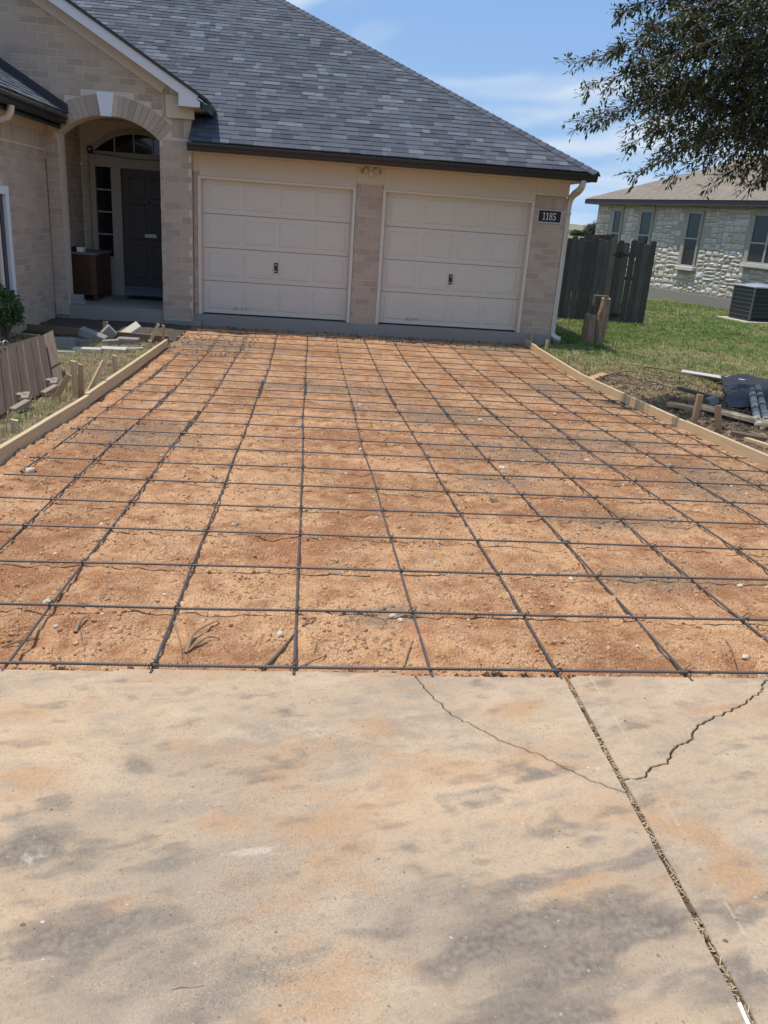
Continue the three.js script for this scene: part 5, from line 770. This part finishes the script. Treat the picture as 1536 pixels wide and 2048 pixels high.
  part(tr, 'limb', join(limbs), M.bark); part(tr, 'twig', join(twigs), std({ color: rgb(0.10, 0.08, 0.06) }), 'stuff');
  part(tr, 'crown', leafCloud(leaves, 0.062, 0.026, cols), leafMat(), 'stuff');
  console.log('oak leaves', leaves.length);
}
{ // bush at the corner of the wing
  const R = makeRng(99), b = thing('green_bush', 'bright green leafy bush at the foot of the wing wall', 'bush', [-2.25, gy(2.7), 2.72]), leaves = [], st = [];
  const cols = [[0.075, 0.14, 0.030], [0.11, 0.19, 0.040], [0.05, 0.10, 0.025], [0.15, 0.23, 0.055]];
  for (let i = 0; i < 260; i++) { const a = R() * 6.283, e = Math.acos(1 - 1.5 * R()), r = 0.25 * (0.75 + 0.3 * R()), c = V(Math.sin(e) * Math.cos(a) * r * 0.8, 0.36 + Math.cos(e) * r * 1.15, Math.sin(e) * Math.sin(a) * r * 1.1); for (let k = 0; k < 13; k++) { const v = V(R() - 0.5, R() - 0.4, R() - 0.5).normalize(), q = c.clone().addScaledVector(v, 0.05 * R()); leaves.push([q, v, V(R() - 0.5, 1, R() - 0.5).normalize(), 0.7 + 0.5 * R(), Math.floor(R() * 4)]); } if (i < 24) st.push(tube([V(0, 0, 0), c.clone().multiplyScalar(0.5).add(V(0, 0.05, 0)), c], 0.006, 5, 4)); }
  part(b, 'stem', join(st), M.bark); part(b, 'foliage', leafCloud(leaves, 0.055, 0.028, cols), leafMat({ roughness: 0.55 }), 'stuff');
}
{ // trees far beyond the back fence
  const R = makeRng(7); const far = [[1188, 459, 330, 6.0, 'round dark green tree far beyond the back fence'], [1152, 468, 300, 3.6, 'low spreading tree far off beside the downspout'], [1170, 468, 300, 3.4, 'small bushy tree far off between fence and hills'], [1210, 455, 350, 8.0, 'tall tree far off behind the stone house corner']];
  for (const [u, v, d, s, lb] of far) { const dir = rayOf(u, v).normalize(), p = CAM.clone().addScaledVector(dir, d), leaves = []; const t = thing('distant_tree', lb, 'tree', [p.x, p.y - s * 0.55, p.z], 'trees far beyond the fence'); for (let i = 0; i < 1500; i++) { const a = R() * 6.283, e = Math.acos(1 - 2 * R()), r = s * 0.5 * Math.pow(R(), 0.35) * (1 + 0.35 * n3(Math.cos(a) * 2 + u, Math.cos(e) * 2, Math.sin(a) * 2)); leaves.push([V(Math.sin(e) * Math.cos(a) * r * 1.25, s * 0.55 + Math.cos(e) * r * 0.8, Math.sin(e) * Math.sin(a) * r * 1.25), V(R() - 0.5, R() - 0.5, R() - 0.5).normalize(), V(R() - 0.5, 1, R() - 0.5).normalize(), 0.7 + 0.6 * R(), Math.floor(R() * 3)]); } part(t, 'crown', leafCloud(leaves, s * 0.10, s * 0.07, [[0.040, 0.062, 0.026], [0.055, 0.080, 0.030], [0.030, 0.048, 0.022]]), leafMat({ transmission: 0.1, roughness: 0.9 }), 'stuff'); part(t, 'trunk', taperTube([V(0, -2.5, 0), V(0, s * 0.2, 0), V(0.1, s * 0.5, 0)], [0.35, 0.25, 0.15], 6, 6), M.bark); }
}

// ---------------------------------------------------------------- grass, litter, clods
function tuft(seed, n, h, spread, width) { const R = makeRng(seed), pos = []; for (let i = 0; i < n; i++) { const a = R() * 6.283, r = spread * Math.sqrt(R()), x = Math.cos(a) * r, z = Math.sin(a) * r, l = h * (0.55 + 0.6 * R()), b = a + (R() - 0.5) * 2, lx = Math.cos(b) * l * 0.55, lz = Math.sin(b) * l * 0.55, wx = -Math.sin(b) * width, wz = Math.cos(b) * width; const A = [x - wx, 0, z - wz], B = [x + wx, 0, z + wz], C = [x + lx * 0.4 - wx * 0.7, l * 0.6, z + lz * 0.4 - wz * 0.7], D = [x + lx * 0.4 + wx * 0.7, l * 0.6, z + lz * 0.4 + wz * 0.7], E = [x + lx, l * 0.92, z + lz]; pos.push(...A, ...B, ...D, ...A, ...D, ...C, ...C, ...D, ...E); } return flatGeo(pos); }
function scatter(name, geo, mat, list, kind = 'stuff') { const m = new THREE.InstancedMesh(geo, mat, list.length); m.name = numbered(name); m.userData.kind = kind; const q = new THREE.Quaternion(), e = new THREE.Euler(), M4 = new THREE.Matrix4(), c = new THREE.Color(); list.forEach(([x, y, z, rx, ry, rz, sx, sy, sz, col], i) => { q.setFromEuler(e.set(rx, ry, rz)); M4.compose(V(x, y, z), q, V(sx, sy, sz)); m.setMatrixAt(i, M4); if (col) m.setColorAt(i, c.setRGB(...col)); }); m.instanceMatrix.needsUpdate = true; shade(m); scene.add(m); return m; }
{
  const R = makeRng(31415), grassM = std({ color: rgb(1, 1, 1), roughness: 0.75, side: THREE.DoubleSide });
  const lists = [[], [], []];
  const push = (x, z, dry, s) => { const v = R(), g = mix3([0.140, 0.215, 0.040], [0.205, 0.285, 0.062], v), d = mix3([0.40, 0.33, 0.16], [0.52, 0.44, 0.24], v); const c = R() < dry ? d : mix3(g, d, 0.25 * dry); lists[Math.floor(R() * 3)].push([x, lawnY(x, z) - 0.004, z, rr(-0.15, 0.15, R), R() * 6.283, rr(-0.15, 0.15, R), s * rr(0.8, 1.3, R), s * rr(0.6, 1.25, R), s * rr(0.8, 1.3, R), c]); };
  const dryAt = (x, z) => clamp(0.16 + 0.9 * fbm(x * 0.55, z * 0.55, 2, 4) + 0.5 * fbm(x * 2.4, z * 2.4, 7, 3) + 0.42 * sst(-3, 3, z));
  for (let i = 0; i < 54000; i++) { // lawn between the drive and the stone house
    const z = lerp(5.4, -11.5, Math.pow(R(), 1.15)), x = lerp(5.5, 15.2, R()); if (x < 5.95 && z < -0.2) continue;
    const p = [x, z], [u, v] = project(V(x, gy(z), z)); if (u < 1020 || u > 1850) continue; const d = dryAt(...p);
    const bare = z > 2.6 && x < 7.3 ? 0.82 : x < 5.95 ? 0.6 * sst(0.5, 2.5, z) : 0.16 * d; if (R() < bare) continue; const s = lerp(1, 1.5, sst(6, -8, z) * 0 + sst(9, 13, x) * 0.4); push(x, z, d * 0.85, s * (z < -3 ? 1.15 : 0.95) * (Math.hypot(x - 6.9, z + 0.2) < 0.5 ? 1.5 : 1)); }
  for (let i = 0; i < 9500; i++) { const z = rr(2.3, 12.5, R), x = rr(-4.2, -0.22, R); const [u, v] = project(V(x, gy(z), z)); if (u < -700) continue; if (R() < 0.35 + 0.5 * sst(-0.1, 0.3, fbm(x * 2, z * 2, 9, 3))) continue; push(x, z, 0.72, 0.85); }
  lists.forEach((l, i) => scatter('grass', tuft(5 + i, 11, 0.075, 0.045, 0.0028), grassM, l));
  console.log('grass tufts', lists.map((l) => l.length));
}
{
  const R = makeRng(2718), clodM = std({ color: rgb(1, 1, 1), roughness: 1 }), clods = [], chips = [], bits = [];
  const soilCol = () => mix3([0.40, 0.215, 0.10], [0.60, 0.375, 0.20], R());
  for (let i = 0; i < 120000; i++) { const z = lerp(0.4, 11.75, Math.pow(R(), 0.55)), x = rr(XL + 0.02, XR - 0.02, R), cl = fbm(x * 3.4, z * 3.4, 12, 4); if (R() > 0.06 + 2.4 * Math.max(0, cl - 0.01)) continue; const g = greyAt(x, z), s = 0.0022 + 0.0095 * Math.pow(R(), 4.5); clods.push([x, soilY(x, z) + s * 0.25, z, R() * 6, R() * 6, R() * 6, s, s * 0.75, s * rr(0.8, 1.3, R), g > 0.4 && R() < 0.6 ? mix3([0.20, 0.14, 0.09], [0.36, 0.27, 0.18], R()) : soilCol()]); }
  for (let i = 0; i < 620; i++) { const z = lerp(0.6, 11.7, Math.pow(R(), 0.8)), x = rr(XL + 0.03, XR - 0.03, R), s = 0.003 + 0.011 * Math.pow(R(), 4); chips.push([x, soilY(x, z) + s * 0.3, z, R() * 6, R() * 6, R() * 6, s * 1.3, s * 0.7, s, mix3([0.50, 0.43, 0.33], [0.68, 0.62, 0.52], R())]); }
  scatter('soil_clods', rock(1, 1, 1, 3, 0, 0.35), clodM, clods); scatter('pale_stone_chips', rock(1, 1, 1, 8, 0, 0.4), clodM, chips);
  for (let i = 0; i < 9000; i++) { const z = lerp(0.5, 11.7, R()), x = rr(XL + 0.02, XR - 0.02, R), g = greyAt(x, z); if (R() > 0.06 + 0.9 * g) continue; const l = rr(0.015, 0.055, R); bits.push([x, soilY(x, z) + 0.005, z, rr(-0.25, 0.25, R), R() * 6.283, rr(-0.25, 0.25, R), l, 0.0016, 0.0022, R() < 0.6 ? mix3([0.34, 0.25, 0.15], [0.46, 0.36, 0.22], R()) : [0.10, 0.075, 0.055]]); }
  for (let i = 0; i < 5200; i++) { const z = rr(3.2, 7.6, R), x = rr(5.5, 7.4, R), l = rr(0.02, 0.09, R); bits.push([x, lawnY(x, z) + 0.012, z, rr(-0.5, 0.5, R), R() * 6.283, rr(-0.5, 0.5, R), l, 0.002, 0.004, R() < 0.5 ? mix3([0.30, 0.22, 0.13], [0.44, 0.35, 0.22], R()) : [0.09, 0.065, 0.05]]); }
  for (let i = 0; i < 1800; i++) { const z = rr(2.3, 9, R), x = rr(-1.6, -0.2, R), l = rr(0.02, 0.08, R); bits.push([x, lawnY(x, z) + 0.01, z, rr(-0.4, 0.4, R), R() * 6.283, rr(-0.4, 0.4, R), l, 0.0016, 0.003, mix3([0.40, 0.31, 0.17], [0.56, 0.46, 0.28], R())]); }
  scatter('dry_litter', bx(-0.5, 0.5, -0.5, 0.5, -0.5, 0.5), clodM, bits);
  const lumps = []; for (let i = 0; i < 1500; i++) { const z = rr(2.9, 7.4, R), x = rr(5.47, 7.0, R), s = 0.008 + 0.03 * Math.pow(R(), 3); lumps.push([x, lawnY(x, z) + s * 0.3, z, R() * 6, R() * 6, R() * 6, s, s * 0.8, s, mix3([0.12, 0.082, 0.055], [0.34, 0.23, 0.14], R())]); }
  for (let i = 0; i < 700; i++) { const z = rr(0.15, 0.9, R), x = rr(-0.4, XR, R), s = 0.006 + 0.02 * Math.pow(R(), 3); lumps.push([x, gy(z) + 0.01, z, R() * 6, R() * 6, R() * 6, s, s * 0.8, s, mix3([0.12, 0.09, 0.065], [0.30, 0.22, 0.15], R())]); }
  for (let i = 0; i < 900; i++) { const z = rr(1.2, 3.2, R), x = rr(-0.6, 1.0, R), s = 0.005 + 0.016 * Math.pow(R(), 3); lumps.push([x, gy(z) + 0.006, z, R() * 6, R() * 6, R() * 6, s, s * 0.8, s, mix3([0.22, 0.16, 0.11], [0.46, 0.36, 0.25], R())]); }
  for (let i = 0; i < 650; i++) { const x = rr(0.2, 4.6, R), z = ZF - 0.03 + 0.04 * R(), s = 0.003 + 0.010 * Math.pow(R(), 2.5); lumps.push([x, soilY(x, z) + s * 0.3 + 0.004, z, R() * 6, R() * 6, R() * 6, s, s * 0.8, s, soilCol()]); }
  scatter('broken_earth', rock(1, 1, 1, 5, 0, 0.35), clodM, lumps);
  const jd = []; for (let i = 0; i < 1500; i++) { const z = lerp(ZF + 0.02, 14.0, R()); if (n3(z * 9, 4) + 0.5 * (R() - 0.5) < -0.05) continue; const thick = 0.6 + 0.5 * n3(z * 5, 3), l = rr(0.008, 0.03, R); jd.push([jointX(z) + rr(-0.011, 0.011, R) * thick, slabTop(z) - 0.005 + 0.005 * R(), z, rr(-0.3, 0.3, R), R() * 6.283, rr(-0.3, 0.3, R), l, 0.0014, 0.0022, R() < 0.62 ? mix3([0.36, 0.26, 0.15], [0.52, 0.42, 0.27], R()) : mix3([0.10, 0.07, 0.045], [0.2, 0.11, 0.06], R())]); }
  scatter('joint_litter', bx(-0.5, 0.5, -0.5, 0.5, -0.5, 0.5), clodM, jd);
}

// stones, roots and twigs one can point at
{
  const R = makeRng(555), pale = std({ color: rgb(0.66, 0.56, 0.42), bumpMap: rep(T.grain, 8), bumpScale: 0.004 }), dark = std({ color: rgb(0.20, 0.155, 0.12), bumpMap: rep(T.grain, 8), bumpScale: 0.003 });
  const stone = (label, u, v, r, mat = pale, flat = 0.6, group = 'pale stones lying on the clay') => { const p = onG(u, v); solo('stone', label, 'stone', rock(r * 0.8, r * flat * 0.7, r * 0.6, u * 0.37, 2), mat, [p.x, soilY(p.x, p.z) + r * flat * 0.25, p.z], group).rotation.y = u; };
  stone('large pointed pale stone lying on clay near the long form board', 60, 942, 0.045);
  const PL = 'small pale stone lying on the orange clay between the bars';
  for (const [u, v, r] of [[95, 1200, .024], [270, 1113, .012], [680, 1148, .014], [684, 1228, .014], [786, 1232, .02], [800, 1246, .016], [1005, 940, .035], [1070, 1150, .018], [1030, 1222, .016], [985, 1000, .022], [560, 1270, .02], [1045, 925, .028], [1175, 918, .03], [1480, 1170, .022], [1490, 1315, .02], [1530, 1335, .026], [720, 810, .03], [960, 840, .032], [1110, 830, .03], [205, 1226, .015], [1455, 1365, .014], [330, 1190, .012], [1335, 870, .03], [640, 1080, .012]]) stone(PL, u, v, r);
  const conc = (label, u, v, r, mat, group) => { const p = onG(u, v, 0.012); solo('pebble', label, 'pebble', rock(r, r * 0.7, r * 0.8, u * 0.77, 1), mat, [p.x, slabTop(p.z) + r * 0.45, p.z], group); };
  const DK = 'tiny dark pebble lying on the old concrete', WH = 'tiny pale pebble lying on the old concrete';
  for (const [u, v, r] of [[103, 1621, .0045], [46, 1852, .0055], [757, 1720, .004], [729, 1555, .003], [1135, 1697, .004], [1152, 1933, .004], [552, 1867, .004], [1164, 1806, .003], [1250, 1444, .0055], [1455, 1510, .004], [560, 2013, .004], [1214, 1625, .003], [1472, 1842, .0045], [1450, 1884, .006], [640, 1468, .004], [660, 1478, .004], [880, 1465, .003], [241, 1742, .0035], [1290, 1398, .0045]]) conc(DK, u, v, r, dark, 'dark pebbles on the concrete');
  for (const [u, v, r] of [[85, 1847, .0055], [86, 1921, .004], [150, 1560, .003], [915, 1677, .0035], [943, 1747, .003], [1176, 1538, .006], [74, 1807, .003], [1090, 1895, .003]]) conc(WH, u, v, r, pale, 'pale pebbles on the concrete');
  const rootM = std({ map: rep(T.bark, 6, 6), color: rgb(1.45, 1.25, 1.05) });
  const root = (label, pts, r, lift = 0.012) => { const P = pts.map(([u, v, h = 1]) => { const p = onG(u, v); return V(p.x, soilY(p.x, p.z) + lift * h, p.z); }); solo('root', label, 'root', taperTube(P, [r, r * 0.85, r * 0.6, r * 0.35], 6, 22), rootM, [0, 0, 0], 'roots sticking out of the clay'); };
  root('curved brown root rising from clay near the front bar', [[372, 1303, 0], [384, 1285, 1.6], [405, 1266, 2.0], [438, 1249, 0.8]], 0.008);
  root('thin forked root beside the curved brown root', [[376, 1302, 0.5], [400, 1292, 1.2], [420, 1280, 1.2], [440, 1275, 0.3]], 0.005);
  root('thick root crossing under the bar beside the concrete edge', [[522, 1336, 0.6], [545, 1318, 1.2], [570, 1290, 1.2], [588, 1268, 0.6]], 0.009);
  root('pale root end poking out beyond the lengthwise bar', [[606, 1258, 0.2], [615, 1250, 1], [631, 1241, 0.9]], 0.006);
  root('thin root curving along the clay near the front bar', [[604, 1325, 0.2], [625, 1318, 0.8], [650, 1305, 0.6], [664, 1292, 0.2]], 0.004);
  root('dark twisted root end standing out of the clay', [[150, 1260, 0.4], [162, 1246, 2.0], [172, 1240, 1.0], [182, 1238, 0.4]], 0.007);
  root('thin wire-like root curling over the clay', [[160, 1258, 0.5], [163, 1280, 1.6], [168, 1300, 0.8], [152, 1303, 0.2]], 0.0028);
  root('thin pale root running up to the concrete edge', [[345, 1240, 0.3], [355, 1270, 0.8], [362, 1300, 0.8], [364, 1332, 0.2]], 0.004);
  root('thin straight root leaning across the clay between bars', [[808, 1328, 0.3], [818, 1300, 1], [834, 1270, 0.3]], 0.0035);
  root('dark straight root on clay at the edge of the frame', [[1452, 1283, 0.4], [1465, 1310, 1.1], [1482, 1345, 0.3]], 0.004);
  root('thin root lying across the first square of clay', [[2, 1283, 0.5], [25, 1278, 1], [60, 1268, 0.6], [78, 1266, 0.2]], 0.005);
  const tw = onG(375, 1978, 0.012); solo('twig', 'thin dry twig lying on the old concrete', 'twig', tube([V(tw.x - 0.03, slabTop(tw.z) + 0.003, tw.z + 0.004), V(tw.x - 0.01, slabTop(tw.z) + 0.004, tw.z - 0.001), V(tw.x + 0.008, slabTop(tw.z) + 0.003, tw.z), V(tw.x + 0.028, slabTop(tw.z) + 0.003, tw.z - 0.004)], 0.0013, 14, 5), rootM);
  const w0 = onG(1479, 2006, 0.018), w1 = onG(1499, 2052, 0.018), wd = w1.clone().sub(w0), wl = wd.length(), wm = solo('white_stick', 'white round stick lying in the concrete joint', 'stick', metric(new THREE.CylinderGeometry(0.0042, 0.0042, wl, 12).translate(0, wl / 2, 0)), std({ color: rgb(0.86, 0.86, 0.88), roughness: 0.5 }), [w0.x, slabTop(w0.z) + 0.004, w0.z]); wm.quaternion.setFromUnitVectors(V(0, 1, 0), V(wd.x, slabTop(w1.z) - slabTop(w0.z), wd.z).normalize());
  const weed = solo('dry_weed', 'small dry weed clump lying on the clay between bars', 'weed', tuft(77, 40, 0.06, 0.02, 0.0014), std({ color: rgb(0.40, 0.33, 0.20), side: THREE.DoubleSide }), (() => { const p = onG(985, 1002); return [p.x, soilY(p.x, p.z), p.z]; })());
}
renderer.render(scene, camera);
